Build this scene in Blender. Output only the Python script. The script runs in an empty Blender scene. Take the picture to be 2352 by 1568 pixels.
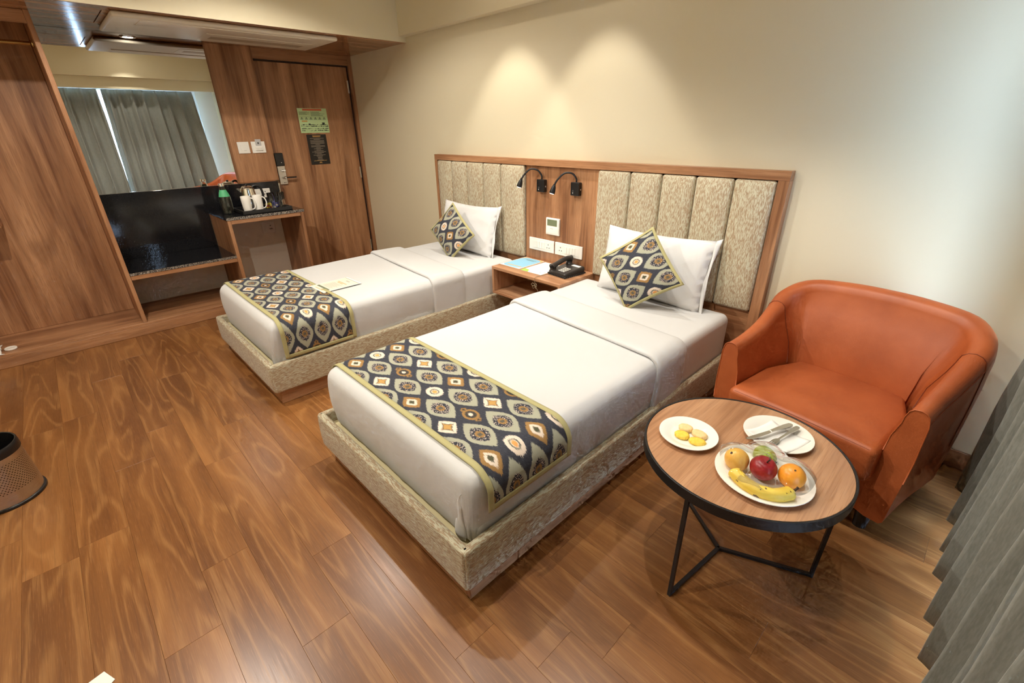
import bpy, bmesh, math, random
from mathutils import Vector, Matrix, Euler
random.seed(7)
SC = bpy.context.scene
COL = SC.collection
PI = math.pi
R = math.radians

def s2l(c):
    c = c / 255.0
    return c / 12.92 if c <= 0.04045 else ((c + 0.055) / 1.055) ** 2.4
def rgb(r, g, b): return (s2l(r), s2l(g), s2l(b), 1.0)

# ------------------------------------------------------------------ camera
cam_d = bpy.data.cameras.new('camera'); cam = bpy.data.objects.new('camera', cam_d); COL.objects.link(cam)
cam_d.sensor_width = 36.0; cam_d.lens = 16.0; cam_d.clip_start = 0.02
_y, _p, _r = 2.37631157, -0.43964734, -0.01473895
_f = Vector((math.cos(_p) * math.cos(_y), math.cos(_p) * math.sin(_y), math.sin(_p)))
_rt = Vector((math.sin(_y), -math.cos(_y), 0)); _up = _rt.cross(_f)
_r2 = math.cos(_r) * _rt + math.sin(_r) * _up; _u2 = -math.sin(_r) * _rt + math.cos(_r) * _up
M = Matrix((_r2, _u2, -_f)).transposed().to_4x4(); M.translation = (5.2485, -2.7045, 1.5)
cam.matrix_world = M
SC.camera = cam
# ------------------------------------------------------------------ world / exposure
w = bpy.data.worlds.new('world'); SC.world = w; w.use_nodes = True
w.node_tree.nodes['Background'].inputs[0].default_value = (0.50, 0.71, 1.0, 1)
w.node_tree.nodes['Background'].inputs[1].default_value = 23.0
vs = SC.view_settings
vs.view_transform = 'Standard'; vs.look = 'None'; vs.gamma = 1.0; vs.use_curve_mapping = False
vs.exposure = 0.86
SC.cycles.use_denoising = True
SC.cycles.max_bounces = 8; SC.cycles.diffuse_bounces = 4; SC.cycles.glossy_bounces = 4
SC.cycles.use_adaptive_sampling = True; SC.cycles.adaptive_threshold = 0.05; SC.cycles.adaptive_min_samples = 12
SC.cycles.transmission_bounces = 6; SC.cycles.transparent_max_bounces = 8
SC.cycles.caustics_reflective = False; SC.cycles.caustics_refractive = False
SC.cycles.sample_clamp_indirect = 6.0
WARM = (1.0, 0.94, 0.84)
# recessed ceiling downlights (x, y, power W, cone deg, label)
DOWNLIGHTS = [
    (2.52, -0.46, 33, 71, 'recessed ceiling downlight washing the wall above the far bed'),
    (3.32, -0.46, 31, 71, 'recessed ceiling downlight washing the wall above the nightstand'),
    (4.22, -1.25, 35, 92, 'recessed ceiling downlight over the near bed by the orange armchair'),
    (4.86, -1.30, 18, 96, 'recessed ceiling downlight straight above the round coffee table'),
    (3.35, -1.45, 13, 118, 'recessed ceiling downlight between the two beds'),
    (2.05, -1.40, 36, 145, 'recessed ceiling downlight above the far bed near the door'),
    (2.35, -2.75, 70, 150, 'recessed ceiling downlight over the open wooden floor'),
    (3.95, -2.95, 44, 140, 'recessed ceiling downlight nearest the front wall'),
]

# ------------------------------------------------------------------ node helpers
class X:
    """scalar expression on a shader node tree"""
    def __init__(s, nt, k): s.nt = nt; s.k = k
    def _m(s, op, *o, clamp=False):
        n = s.nt.nodes.new('ShaderNodeMath'); n.operation = op; n.use_clamp = clamp
        for i, v in enumerate((s,) + o):
            if isinstance(v, X): s.nt.links.new(v.k, n.inputs[i])
            else: n.inputs[i].default_value = float(v)
        return X(s.nt, n.outputs[0])
    def __add__(s, o): return s._m('ADD', o)
    __radd__ = __add__
    def __sub__(s, o): return s._m('SUBTRACT', o)
    def __rsub__(s, o): return (s * -1) + o
    def __mul__(s, o): return s._m('MULTIPLY', o)
    __rmul__ = __mul__
    def __truediv__(s, o): return s._m('DIVIDE', o)
    def abs(s): return s._m('ABSOLUTE')
    def fract(s): return s._m('FRACT')
    def floor(s): return s._m('FLOOR')
    def pw(s, e): return s._m('POWER', e)
    def lt(s, o): return s._m('LESS_THAN', o)
    def gt(s, o): return s._m('GREATER_THAN', o)
    def sin(s): return s._m('SINE')
    def mn(s, o): return s._m('MINIMUM', o)
    def mx(s, o): return s._m('MAXIMUM', o)
    def inv(s): return 1 - s
    def step(s, a, b):
        n = s.nt.nodes.new('ShaderNodeMapRange'); n.interpolation_type = 'SMOOTHSTEP'
        s.nt.links.new(s.k, n.inputs[0]); n.inputs[1].default_value = a; n.inputs[2].default_value = b
        n.inputs[3].default_value = 0; n.inputs[4].default_value = 1
        return X(s.nt, n.outputs[0])

class G:
    def __init__(s, name, rough=0.5, color=(0.8, 0.8, 0.8, 1), metal=0.0, spec=0.5):
        s.m = bpy.data.materials.new(name); s.m.use_nodes = True; s.nt = s.m.node_tree
        s.b = s.nt.nodes['Principled BSDF']; s.out = s.nt.nodes['Material Output']
        s.b.inputs['Base Color'].default_value = color; s.b.inputs['Roughness'].default_value = rough
        s.b.inputs['Metallic'].default_value = metal; s.b.inputs['Specular IOR Level'].default_value = spec
    def node(s, t): return s.nt.nodes.new(t)
    def link(s, a, b): s.nt.links.new(a.k if isinstance(a, X) else a, b)
    def coord(s, kind='Object'):
        t = s.node('ShaderNodeTexCoord'); sp = s.node('ShaderNodeSeparateXYZ'); s.link(t.outputs[kind], sp.inputs[0])
        return tuple(X(s.nt, sp.outputs[i]) for i in range(3))
    def rnd(s):
        return X(s.nt, s.node('ShaderNodeObjectInfo').outputs['Random'])
    def vec(s, x, y, z=0.0):
        c = s.node('ShaderNodeCombineXYZ')
        for i, v in enumerate((x, y, z)):
            if isinstance(v, X): s.link(v, c.inputs[i])
            else: c.inputs[i].default_value = v
        return c.outputs[0]
    def noise(s, v, scale=1.0, detail=2.0, rough=0.5, dist=0.0):
        n = s.node('ShaderNodeTexNoise'); s.link(v, n.inputs['Vector']); n.inputs['Scale'].default_value = scale
        n.inputs['Detail'].default_value = detail; n.inputs['Roughness'].default_value = rough; n.inputs['Distortion'].default_value = dist
        return X(s.nt, n.outputs['Fac'] if 'Fac' in n.outputs else n.outputs[0])
    def voro(s, v, scale=1.0):
        n = s.node('ShaderNodeTexVoronoi'); s.link(v, n.inputs['Vector']); n.inputs['Scale'].default_value = scale
        return X(s.nt, n.outputs['Distance'])
    def mix(s, f, a, b):
        n = s.node('ShaderNodeMix'); n.data_type = 'RGBA'
        s.link(f, n.inputs[0])
        for v, i in ((a, 6), (b, 7)):
            if isinstance(v, (tuple, list)): n.inputs[i].default_value = v
            else: s.link(v, n.inputs[i])
        return n.outputs[2]
    def base(s, c): s.link(c, s.b.inputs['Base Color'])
    def rough(s, r): s.link(r, s.b.inputs['Roughness'])
    def bump(s, h, strength=0.2, dist=0.01):
        n = s.node('ShaderNodeBump'); s.link(h, n.inputs['Height']); n.inputs['Strength'].default_value = strength
        n.inputs['Distance'].default_value = dist; s.link(n.outputs[0], s.b.inputs['Normal'])

MAT = {}
def plain(name, col, rough=0.5, metal=0.0, spec=0.5):
    g = G(name, rough, col, metal, spec); MAT[name] = g.m; return g

def wood(name, axis, dark, mid, light, rough=0.38, rnd=False):
    """laminate with the grain along the object axis 0/1/2"""
    g = G(name, rough); c = list(g.coord())
    o = g.rnd() * 37.0 if rnd else None
    along = c[axis]; others = [c[i] for i in range(3) if i != axis]
    a, b = others
    if o is not None: a = a + o
    n1 = g.noise(g.vec(a * 9, b * 9, along * 0.8), 1.0, 3.0, 0.55, 0.4)
    n2 = g.noise(g.vec(a * 60, b * 60, along * 1.6), 1.0, 3.0, 0.6)
    n3 = g.noise(g.vec(a * 340, b * 340, along * 9), 1.0, 2.0, 0.5)
    kn = g.noise(g.vec(a * 6, b * 6, along * 2.2), 1.0, 1.0, 0.4)
    c1 = g.mix(n1.step(0.34, 0.66), dark, light)
    c2 = g.mix(n2.step(0.38, 0.62) * 0.6, c1, mid)
    c3 = g.mix(n3.step(0.48, 0.66) * 0.42, c2, dark)
    c4 = g.mix(kn.step(0.68, 0.78) * 0.5, c3, dark)
    g.base(c4); g.bump(n3, 0.04, 0.002)
    MAT[name] = g.m
    return g

WD, WM_, WL = rgb(118, 76, 48), rgb(166, 117, 80), rgb(188, 140, 101)
for ax, nm in enumerate('xyz'): wood('wood_' + nm, ax, WD, WM_, WL)
for ax, nm in enumerate('xyz'): wood('wood_gloss_' + nm, ax, WD, WM_, WL, rough=0.16)
TD, TM, TL = rgb(150, 104, 72), rgb(188, 140, 102), rgb(206, 160, 122)
for ax, nm in enumerate('xyz'): wood('oak_' + nm, ax, TD, TM, TL, rough=0.33)

def floor_mat():
    g = G('floor_planks', 0.34); x, y, z = g.coord(); r = g.rnd()
    ox = x + r * 53.0; oy = y + r * 17.0
    n = g.noise(g.vec(ox * 0.9, oy * 7.0, r * 9.0), 1.0, 1.5, 0.45, 0.25)
    rings = (n * 52.0).sin() * 0.5 + 0.5
    fine = g.noise(g.vec(ox * 3.0, oy * 130, 0.0), 1.0, 3.0, 0.6)
    fib = g.noise(g.vec(ox * 12.0, oy * 500, 0.0), 1.0, 2.0, 0.6)
    big = g.noise(g.vec(ox * 0.7, oy * 5.0, 4.0), 1.0, 2.0)
    c = g.mix(big.step(0.3, 0.7), rgb(102, 62, 31), rgb(150, 100, 54))
    c = g.mix((r * 7.31).fract() * 0.45, c, rgb(126, 80, 42))
    c = g.mix(rings.pw(5.0) * 0.42 * fine.step(0.3, 0.6), c, rgb(184, 134, 80))
    c = g.mix(fine.step(0.45, 0.75) * 0.35, c, rgb(82, 48, 27))
    c = g.mix(fib.step(0.52, 0.75) * 0.22, c, rgb(205, 150, 100))
    g.base(c); g.rough(fine * 0.12 + 0.24); g.bump(fib, 0.04, 0.001)
    MAT['floor'] = g.m
floor_mat()

def paint(name, col, b=0.05):
    g = G(name, 0.62, col); x, y, z = g.coord()
    n = g.noise(g.vec(x, y, z), 160.0, 2.0); g.bump(n, b, 0.002); MAT[name] = g.m
paint('paint_cream', rgb(216, 205, 176)); paint('paint_white', rgb(236, 232, 222)); paint('paint_grey', rgb(238, 230, 216))

def dash_fabric(name, axis):
    g = G(name, 0.62, spec=0.35); c = g.coord(); al = c[axis]; a, b = [c[i] for i in range(3) if i != axis]
    wv = g.noise(g.vec(a * 10, b * 10, al * 10), 1.0, 1.0) * 0.03
    n = g.noise(g.vec(a * 260 + wv * 60, b * 260, al * 42), 1.0, 1.5, 0.5)
    f = g.noise(g.vec(a * 900, b * 900, al * 60), 1.0, 1.0)
    lo = g.noise(g.vec(a * 26, b * 26, al * 5), 1.0, 1.0)
    m = (n + (lo - 0.5) * 0.12).step(0.475, 0.525)
    col = g.mix(m, rgb(168, 146, 118), rgb(196, 191, 166))
    col = g.mix((g.noise(g.vec(a * 230, b * 230, al * 44 + 11), 1.0, 1.0)).step(0.62, 0.68) * 0.5, col, rgb(137, 104, 76))
    col = g.mix(f.step(0.5, 0.8) * 0.25, col, rgb(120, 104, 84))
    g.base(col); g.bump(n + f * 0.4, 0.25, 0.0015); g.b.inputs['Sheen Weight'].default_value = 0.15
    MAT[name] = g.m
dash_fabric('dash_x', 0); dash_fabric('dash_y', 1); dash_fabric('dash_z', 2)

def ikat():
    g = G('ikat', 0.78, spec=0.25); u0, v0, _ = g.coord('UV')
    thr = g.noise(g.vec(u0 * 60, v0 * 900, 0.0), 1.0, 1.0)          # streaked threads along u
    thr2 = g.noise(g.vec(u0 * 25, v0 * 420, 7.0), 1.0, 1.0)
    u = u0 + (thr - 0.5) * 0.028 + (thr2 - 0.5) * 0.014
    v = v0 + (g.noise(g.vec(u0 * 300, v0 * 60, 3.0), 1.0, 1.0) - 0.5) * 0.006
    PU, PV = 0.233, 0.1095
    def cell(du, dv):
        a = (u / PU + du).fract() - 0.5; b = (v / PV + dv).fract() - 0.5
        iu = (u / PU + du).floor(); iv = (v / PV + dv).floor()
        return a.abs() * PU, b.abs() * PV, (iu * 0.5).fract() * 2, (iv * 0.5).fract() * 2
    NAVY, SAGE, MUST, CRM, ORG, DK = rgb(54, 56, 66), rgb(166, 165, 146), rgb(156, 120, 72), rgb(224, 207, 190), rgb(226, 160, 92), rgb(66, 62, 58)
    hatch = g.noise(g.vec((u0 + v0) * 60, (u0 - v0) * 500, 0.0), 1.0, 2.0)
    col = g.mix(hatch.step(0.45, 0.75) * 0.5, NAVY, rgb(96, 98, 106))
    # motif A : pointed ogee
    a, b, _, _ = cell(0.0, 0.0)
    dA = (a / 0.092).pw(1.7) + b / 0.050
    col = g.mix(dA.lt(1.0), col, SAGE)
    dots = g.voro(g.vec(u0, v0, 0.0), 210.0)
    inner = g.mix(dots.lt(0.34), NAVY, CRM)
    sq = (a / 0.034).mx(b / 0.026)
    sqn = (a / 0.048).pw(1.7) + (b / 0.034).pw(1.4)
    col = g.mix(sqn.lt(1.0), col, inner)
    col = g.mix(((a / 0.021).pw(2) + (b / 0.016).pw(2)).lt(1.0), col, MUST)
    col = g.mix((a / 0.009).mx(b / 0.008).lt(1.0), col, rgb(92, 88, 78))
    # small motifs on the offset lattice
    a, b, pu, pv = cell(0.5, 0.5)
    rowCD = pu.gt(0.5); alt = pv.gt(0.5)
    def sel(f): return f
    isB = (1 - rowCD) * (1 - alt); isE = (1 - rowCD) * alt; isC = rowCD * (1 - alt); isD = rowCD * alt
    d1 = (a / 0.046).pw(1.15) + (b / 0.034).pw(1.15)
    star = (a / 0.036).pw(0.62) + (b / 0.027).pw(0.62)
    col = g.mix(isB * d1.lt(1.15), col, CRM)
    col = g.mix(isB * star.lt(1.12), col, DK)
    col = g.mix(isB * star.lt(0.98), col, rgb(190, 148, 86))
    col = g.mix(isC * d1.lt(1.18), col, MUST)
    col = g.mix(isC * d1.lt(0.66), col, CRM)
    col = g.mix(isC * d1.lt(0.30), col, rgb(82, 82, 62))
    dr = ((a / 0.042).pw(2) + (b / 0.032).pw(2)).pw(0.5)
    col = g.mix(isD * dr.lt(1.0), col, CRM)
    col = g.mix(isD * dr.lt(0.56) * dr.gt(0.40), col, rgb(110, 108, 96))
    col = g.mix(isD * dr.lt(0.30), col, ORG)
    ends = ((a - 0.045).abs() / 0.014 + b / 0.015)
    col = g.mix(isE * ends.lt(1.0), col, MUST)
    col = g.mix(isE * ends.lt(0.5), col, DK)
    col = g.mix(isE * dr.lt(0.92), col, MUST)
    col = g.mix(isE * dr.lt(0.62), col, DK)
    col = g.mix(isE * dr.lt(0.26), col, CRM)
    g.base(col); g.bump(thr, 0.15, 0.001)
    MAT['ikat'] = g.m
ikat()

def cloth(name, col, scale=700.0, b=0.12, rough=0.8):
    g = G(name, rough, col, spec=0.25); x, y, z = g.coord()
    n = ((x * scale).sin() * (y * scale).sin() + (z * scale).sin() * 0.7)
    w2 = g.noise(g.vec(x, y, z), 9.0, 3.0, 0.6)
    g.bump(n * 0.02 + w2 * 0.5, b, 0.012); g.b.inputs['Sheen Weight'].default_value = 0.1
    MAT[name] = g.m; return g
cloth('linen', rgb(204, 203, 202)); cloth('sheet', rgb(207, 206, 205)); cloth('pillow', rgb(218, 217, 216), b=0.2)
cloth('trim', rgb(176, 168, 120)); cloth('deck', rgb(214, 200, 158))

def curtain_mat():
    g = G('curtain', 0.75, spec=0.2); x, y, z = g.coord()
    n = g.noise(g.vec(x * 300, y * 300, z * 40), 1.0, 2.0)
    lo = g.noise(g.vec(x * 3, y * 14, z * 1.2), 1.0, 2.0)
    c = g.mix(n.step(0.3, 0.7), rgb(128, 130, 123), rgb(142, 143, 136))
    c = g.mix(lo.step(0.4, 0.75) * 0.2, c, rgb(124, 118, 106))
    g.base(c); g.bump(n, 0.04, 0.001); g.b.inputs['Sheen Weight'].default_value = 0.2
    tr = g.node('ShaderNodeBsdfTranslucent'); tr.inputs[0].default_value = rgb(150, 150, 138)
    mx = g.node('ShaderNodeMixShader'); mx.inputs[0].default_value = 0.10
    g.link(g.b.outputs[0], mx.inputs[1]); g.link(tr.outputs[0], mx.inputs[2]); g.link(mx.outputs[0], g.out.inputs[0])
    MAT['curtain'] = g.m
curtain_mat()

def leather():
    g = G('leather', 0.42, spec=0.45); x, y, z = g.coord()
    v = g.voro(g.vec(x, y, z), 620.0); n = g.noise(g.vec(x, y, z), 5.0, 3.0); n2 = g.noise(g.vec(x, y, z), 26.0, 2.0)
    g.base(g.mix(n.step(0.3, 0.7), rgb(164, 82, 42), rgb(182, 96, 52)))
    g.rough(n2 * 0.12 + 0.36); g.bump(v * 0.5 + n2 * 1.2, 0.16, 0.0025)
    MAT['leather'] = g.m
leather()
plain('leather_seam', rgb(120, 52, 24), 0.55)

def granite():
    g = G('granite', 0.10, spec=0.5); x, y, z = g.coord()
    v = g.noise(g.vec(x, y, z), 260.0, 3.0, 0.6); v2 = g.noise(g.vec(x, y, z), 75.0, 2.0, 0.6)
    c = g.mix(v.step(0.58, 0.72), rgb(20, 20, 23), rgb(78, 76, 76))
    c = g.mix(v2.step(0.60, 0.74) * 0.4, c, rgb(56, 54, 54)); g.base(c); MAT['granite'] = g.m
    g = G('granite_edge', 0.25, spec=0.5); x, y, z = g.coord()
    v = g.noise(g.vec(x, y, z), 170.0, 3.0, 0.6)
    g.base(g.mix(v.step(0.42, 0.66), rgb(46, 42, 42), rgb(176, 164, 150))); MAT['granite_edge'] = g.m
granite()
plain('mirror', (0.90, 0.92, 0.91, 1), 0.004, 1.0)
plain('chrome', (0.80, 0.78, 0.74, 1), 0.12, 1.0); plain('steel', (0.62, 0.60, 0.56, 1), 0.24, 1.0)
plain('brass', rgb(206, 178, 120), 0.25, 1.0); plain('satin', (0.66, 0.62, 0.55, 1), 0.35, 1.0)
plain('black_metal', rgb(24, 24, 26), 0.42); plain('black_plastic', rgb(26, 25, 25), 0.35)
plain('dark_grey', rgb(62, 60, 58), 0.4); plain('phone_black', rgb(48, 45, 43), 0.32); plain('white_plastic', rgb(238, 234, 226), 0.35)
plain('socket_dark', rgb(50, 44, 42), 0.6); plain('china', rgb(242, 238, 230), 0.12); plain('paper', rgb(240, 238, 232), 0.7)
plain('groove', rgb(46, 26, 18), 0.7); plain('lcd', rgb(112, 122, 92), 0.25); plain('key_white', rgb(220, 218, 210), 0.5)
plain('napkin', rgb(246, 244, 240), 0.85); plain('ac_plastic', rgb(226, 218, 204), 0.3); plain('ac_shadow', rgb(176, 160, 140), 0.45)
plain('green_label', rgb(78, 170, 118), 0.5); plain('yellow_pack', rgb(238, 206, 60), 0.45); plain('red_print', rgb(190, 50, 44), 0.5); plain('blue_pack', rgb(96, 96, 170), 0.45)
plain('poster_green', rgb(190, 216, 160), 0.45); plain('print_red', rgb(200, 96, 60), 0.5); plain('print_dark', rgb(92, 110, 84), 0.5)
plain('print_black', rgb(44, 52, 46), 0.5); plain('poster_black', rgb(26, 23, 21), 0.4); plain('print_grey', rgb(140, 128, 112), 0.5); plain('print_gold', rgb(196, 152, 84), 0.5)
plain('leaf_blue', rgb(140, 196, 224), 0.4); plain('leaf_orange', rgb(238, 176, 92), 0.4); plain('leaf_green', rgb(168, 206, 96), 0.4)
plain('card_cream', rgb(232, 220, 204), 0.5); plain('card_orange', rgb(224, 170, 112), 0.5); plain('card_green', rgb(116, 122, 100), 0.5); plain('card_grey', rgb(186, 178, 160), 0.5)
plain('key_card', rgb(186, 184, 184), 0.4); plain('red_dot', rgb(110, 20, 18), 0.4); plain('wire', rgb(150, 132, 104), 0.45)
plain('frame_white', rgb(230, 232, 232), 0.4)

def glassy(name, tint, rough=0.0, ior=1.45):
    g = G(name, rough); b = g.b.inputs
    b['Base Color'].default_value = tint; b['Transmission Weight'].default_value = 1.0; b['IOR'].default_value = ior
    MAT[name] = g.m
glassy('glass', (0.95, 0.97, 0.96, 1)); glassy('glass_bottle', (0.86, 0.92, 0.88, 1))

def film(name, gl=0.10, tint=(0.98, 0.99, 1.0, 1), rough=0.02, k=1.2):
    g = G(name); nt = g.nt
    t = g.node('ShaderNodeBsdfTransparent'); t.inputs[0].default_value = tint
    gs = g.node('ShaderNodeBsdfGlossy'); gs.inputs['Roughness'].default_value = rough
    f = g.node('ShaderNodeFresnel'); f.inputs[0].default_value = 1.45
    mx = g.node('ShaderNodeMixShader')
    k = X(nt, f.outputs[0]) * k + gl
    nt.links.new(k.k, mx.inputs[0]); nt.links.new(t.outputs[0], mx.inputs[1]); nt.links.new(gs.outputs[0], mx.inputs[2])
    nt.links.new(mx.outputs[0], g.out.inputs[0]); MAT[name] = g.m
film('window_glass', 0.02); film('cling', 0.0, rough=0.03, k=0.55)

def emit(name, col, st):
    g = G(name); e = g.node('ShaderNodeEmission'); e.inputs[0].default_value = col; e.inputs[1].default_value = st
    g.link(e.outputs[0], g.out.inputs[0]); MAT[name] = g.m
emit('lamp_lens', (1.0, 0.88, 0.70, 1), 60.0); emit('reading_lens', (1.0, 0.93, 0.84, 1), 14.0)

def fruit(name, c1, c2, spots=None, scale=18.0, rough=0.35, amt=0.66):
    g = G(name, rough); x, y, z = g.coord(); v = g.vec(x, y, z)
    c = g.mix(g.noise(v, scale, 3.0).step(0.3, 0.7), c1, c2)
    if spots: c = g.mix(g.noise(v, 60.0, 2.0).step(amt, amt + 0.05), c, spots)
    g.base(c); g.bump(g.noise(v, 260.0, 1.0), 0.05, 0.002); MAT[name] = g.m
fruit('mango', rgb(232, 172, 76), rgb(240, 186, 88)); fruit('apple', rgb(128, 18, 26), rgb(166, 36, 40)); fruit('pear', rgb(150, 176, 40), rgb(172, 192, 62))
fruit('orange', rgb(236, 146, 36), rgb(244, 162, 50)); fruit('banana', rgb(228, 188, 60), rgb(238, 204, 84), rgb(84, 58, 30), 20.0, 0.45, 0.64)
fruit('cookie_pale', rgb(236, 200, 140), rgb(244, 212, 156), None, 60.0, 0.8); fruit('cookie_yellow', rgb(236, 196, 66), rgb(244, 212, 92), None, 60.0, 0.8)

# perforated steel: the bin's holes are dark dots put into its colour
# ------------------------------------------------------------------ geometry helpers
def mesh_obj(name, verts, faces, mat, parent=None, smooth=False, uvs=None):
    me = bpy.data.meshes.new(name); me.from_pydata([tuple(v) for v in verts], [], faces); me.update()
    if uvs is not None:
        ul = me.uv_layers.new(name='UVMap')
        for l in me.loops: ul.data[l.index].uv = uvs[l.vertex_index]
    if smooth:
        for p in me.polygons: p.use_smooth = True
    if mat: me.materials.append(MAT[mat])
    o = bpy.data.objects.new(name, me); COL.objects.link(o)
    if parent: o.parent = parent
    return o
def bm_obj(name, bm, mat, parent=None, smooth=False, loc=None):
    bmesh.ops.recalc_face_normals(bm, faces=bm.faces)
    me = bpy.data.meshes.new(name); bm.to_mesh(me); bm.free()
    if smooth:
        for p in me.polygons: p.use_smooth = True
    me.materials.append(MAT[mat])
    o = bpy.data.objects.new(name, me); COL.objects.link(o)
    if parent: o.parent = parent
    if loc: o.location = loc
    return o
def add_box(bm, x0, x1, y0, y1, z0, z1, bev=0.0, seg=2):
    vs_ = [bm.verts.new(p) for p in ((x0, y0, z0), (x1, y0, z0), (x1, y1, z0), (x0, y1, z0), (x0, y0, z1), (x1, y0, z1), (x1, y1, z1), (x0, y1, z1))]
    fs = [bm.faces.new([vs_[i] for i in f]) for f in ((0, 3, 2, 1), (4, 5, 6, 7), (0, 1, 5, 4), (1, 2, 6, 5), (2, 3, 7, 6), (3, 0, 4, 7))]
    if bev > 0:
        es = list({e for f in fs for e in f.edges})
        bmesh.ops.bevel(bm, geom=es, offset=bev, segments=seg, profile=0.5, affect='EDGES')
def box(name, x0, x1, y0, y1, z0, z1, mat, parent=None, bev=0.0015, seg=1):
    bm = bmesh.new(); add_box(bm, x0, x1, y0, y1, z0, z1, bev, seg)
    o = bm_obj(name, bm, mat, parent)
    return o
def tube_data(pts, rad, n=10, closed=False, caps=True):
    pts = [Vector(p) for p in pts]; verts = []; faces = []
    N = len(pts); up = None
    for i, p in enumerate(pts):
        if closed: t = pts[(i + 1) % N] - pts[i - 1]
        else: t = (pts[min(i + 1, N - 1)] - pts[max(i - 1, 0)])
        t.normalize()
        if up is None:
            up = Vector((0, 0, 1)) if abs(t.z) < 0.9 else Vector((1, 0, 0))
        a = t.cross(up)
        if a.length < 1e-6: a = t.cross(Vector((0, 1, 0)))
        a.normalize(); b = a.cross(t); up = b
        r = rad[i] if isinstance(rad, (list, tuple)) else rad
        for k in range(n):
            th = 2 * PI * k / n; verts.append(p + a * (r * math.cos(th)) + b * (r * math.sin(th)))
    M_ = N if closed else N - 1
    for i in range(M_):
        j = (i + 1) % N
        for k in range(n):
            k2 = (k + 1) % n; faces.append((i * n + k, i * n + k2, j * n + k2, j * n + k))
    if not closed and caps:
        faces.append(tuple(range(n))); faces.append(tuple((N - 1) * n + k for k in reversed(range(n))))
    return verts, faces
def tube(name, pts, rad, mat, parent=None, n=10, closed=False):
    v, f = tube_data(pts, rad, n, closed)
    return mesh_obj(name, v, f, mat, parent, True)
def lathe(name, prof, mat, parent=None, n=32, loc=(0, 0, 0), smooth=True, arc=None):
    verts = []; faces = []; m = len(prof)
    for k in range(n):
        th = 2 * PI * k / n
        for r, z in prof: verts.append((loc[0] + r * math.cos(th), loc[1] + r * math.sin(th), loc[2] + z))
    for k in range(n):
        k2 = (k + 1) % n
        for i in range(m - 1):
            a, b, c, d = k * m + i, k2 * m + i, k2 * m + i + 1, k * m + i + 1
            if prof[i][0] < 1e-7 and prof[i + 1][0] < 1e-7: continue
            if prof[i][0] < 1e-7: faces.append((a, c, d))
            elif prof[i + 1][0] < 1e-7: faces.append((a, b, d))
            else: faces.append((a, b, c, d))
    o = mesh_obj(name, verts, faces, mat, parent, smooth)
    bm = bmesh.new(); bm.from_mesh(o.data); bmesh.ops.remove_doubles(bm, verts=bm.verts, dist=1e-6)
    bmesh.ops.recalc_face_normals(bm, faces=bm.faces); bm.to_mesh(o.data); bm.free()
    if smooth:
        for p in o.data.polygons: p.use_smooth = True
        o.data.set_sharp_from_angle(angle=R(40))
    return o
def bez(p0, p1, p2, p3, n=12):
    out = []
    for i in range(n + 1):
        t = i / n; s = 1 - t
        out.append(Vector(p0) * s ** 3 + Vector(p1) * 3 * s * s * t + Vector(p2) * 3 * s * t * t + Vector(p3) * t ** 3)
    return out
def spline(pts, n=8):
    pts = [Vector(p) for p in pts]; out = []
    for i in range(len(pts) - 1):
        p0 = pts[max(i - 1, 0)]; p1 = pts[i]; p2 = pts[i + 1]; p3 = pts[min(i + 2, len(pts) - 1)]
        for k in range(n):
            t = k / n
            out.append(0.5 * ((2 * p1) + (-p0 + p2) * t + (2 * p0 - 5 * p1 + 4 * p2 - p3) * t * t + (-p0 + 3 * p1 - 3 * p2 + p3) * t ** 3))
    out.append(pts[-1]); return out
def axis_pts(a, b, r, n):
    """samples along one axis of a rounded box, dense in the rounded ends"""
    k = 4; L = []
    for i in range(k): L.append(a + r * (1 - math.cos(PI / 2 * i / k)) if False else a + r * i / k)
    m = max(1, n)
    for i in range(m + 1): L.append(a + r + (b - a - 2 * r) * i / m)
    for i in range(1, k + 1): L.append(b - r + r * i / k)
    return L
def rbox_data(x0, x1, y0, y1, z0, z1, r, nx=1, ny=1, nz=1):
    """rounded box as a list of verts/faces (shared verts)"""
    ax = [axis_pts(x0, x1, r, nx), axis_pts(y0, y1, r, ny), axis_pts(z0, z1, r, nz)]
    lo = (x0 + r, y0 + r, z0 + r); hi = (x1 - r, y1 - r, z1 - r)
    idx = {}; verts = []; faces = []
    def vid(p):
        key = tuple(round(c, 6) for c in p)
        if key not in idx:
            core = Vector([min(max(p[i], lo[i]), hi[i]) for i in range(3)])
            d = Vector(p) - core
            q = core + d.normalized() * r if d.length > 1e-9 else core
            idx[key] = len(verts); verts.append(q)
        return idx[key]
    for d, val, flip in ((0, x0, True), (0, x1, False), (1, y0, False), (1, y1, True), (2, z0, True), (2, z1, False)):
        e, f = [i for i in range(3) if i != d]
        for i in range(len(ax[e]) - 1):
            for j in range(len(ax[f]) - 1):
                def P(a, b):
                    p = [0, 0, 0]; p[d] = val; p[e] = ax[e][a]; p[f] = ax[f][b]; return p
                q = [vid(P(i, j)), vid(P(i + 1, j)), vid(P(i + 1, j + 1)), vid(P(i, j + 1))]
                if flip: q.reverse()
                if len(set(q)) >= 3: faces.append(tuple(dict.fromkeys(q)))
    return verts, faces
def rbox(name, x0, x1, y0, y1, z0, z1, r, mat, parent=None, n=(1, 1, 1), fn=None):
    v, f = rbox_data(x0, x1, y0, y1, z0, z1, r, *n)
    if fn: v = [fn(p) for p in v]
    return mesh_obj(name, v, f, mat, parent, True)
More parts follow.
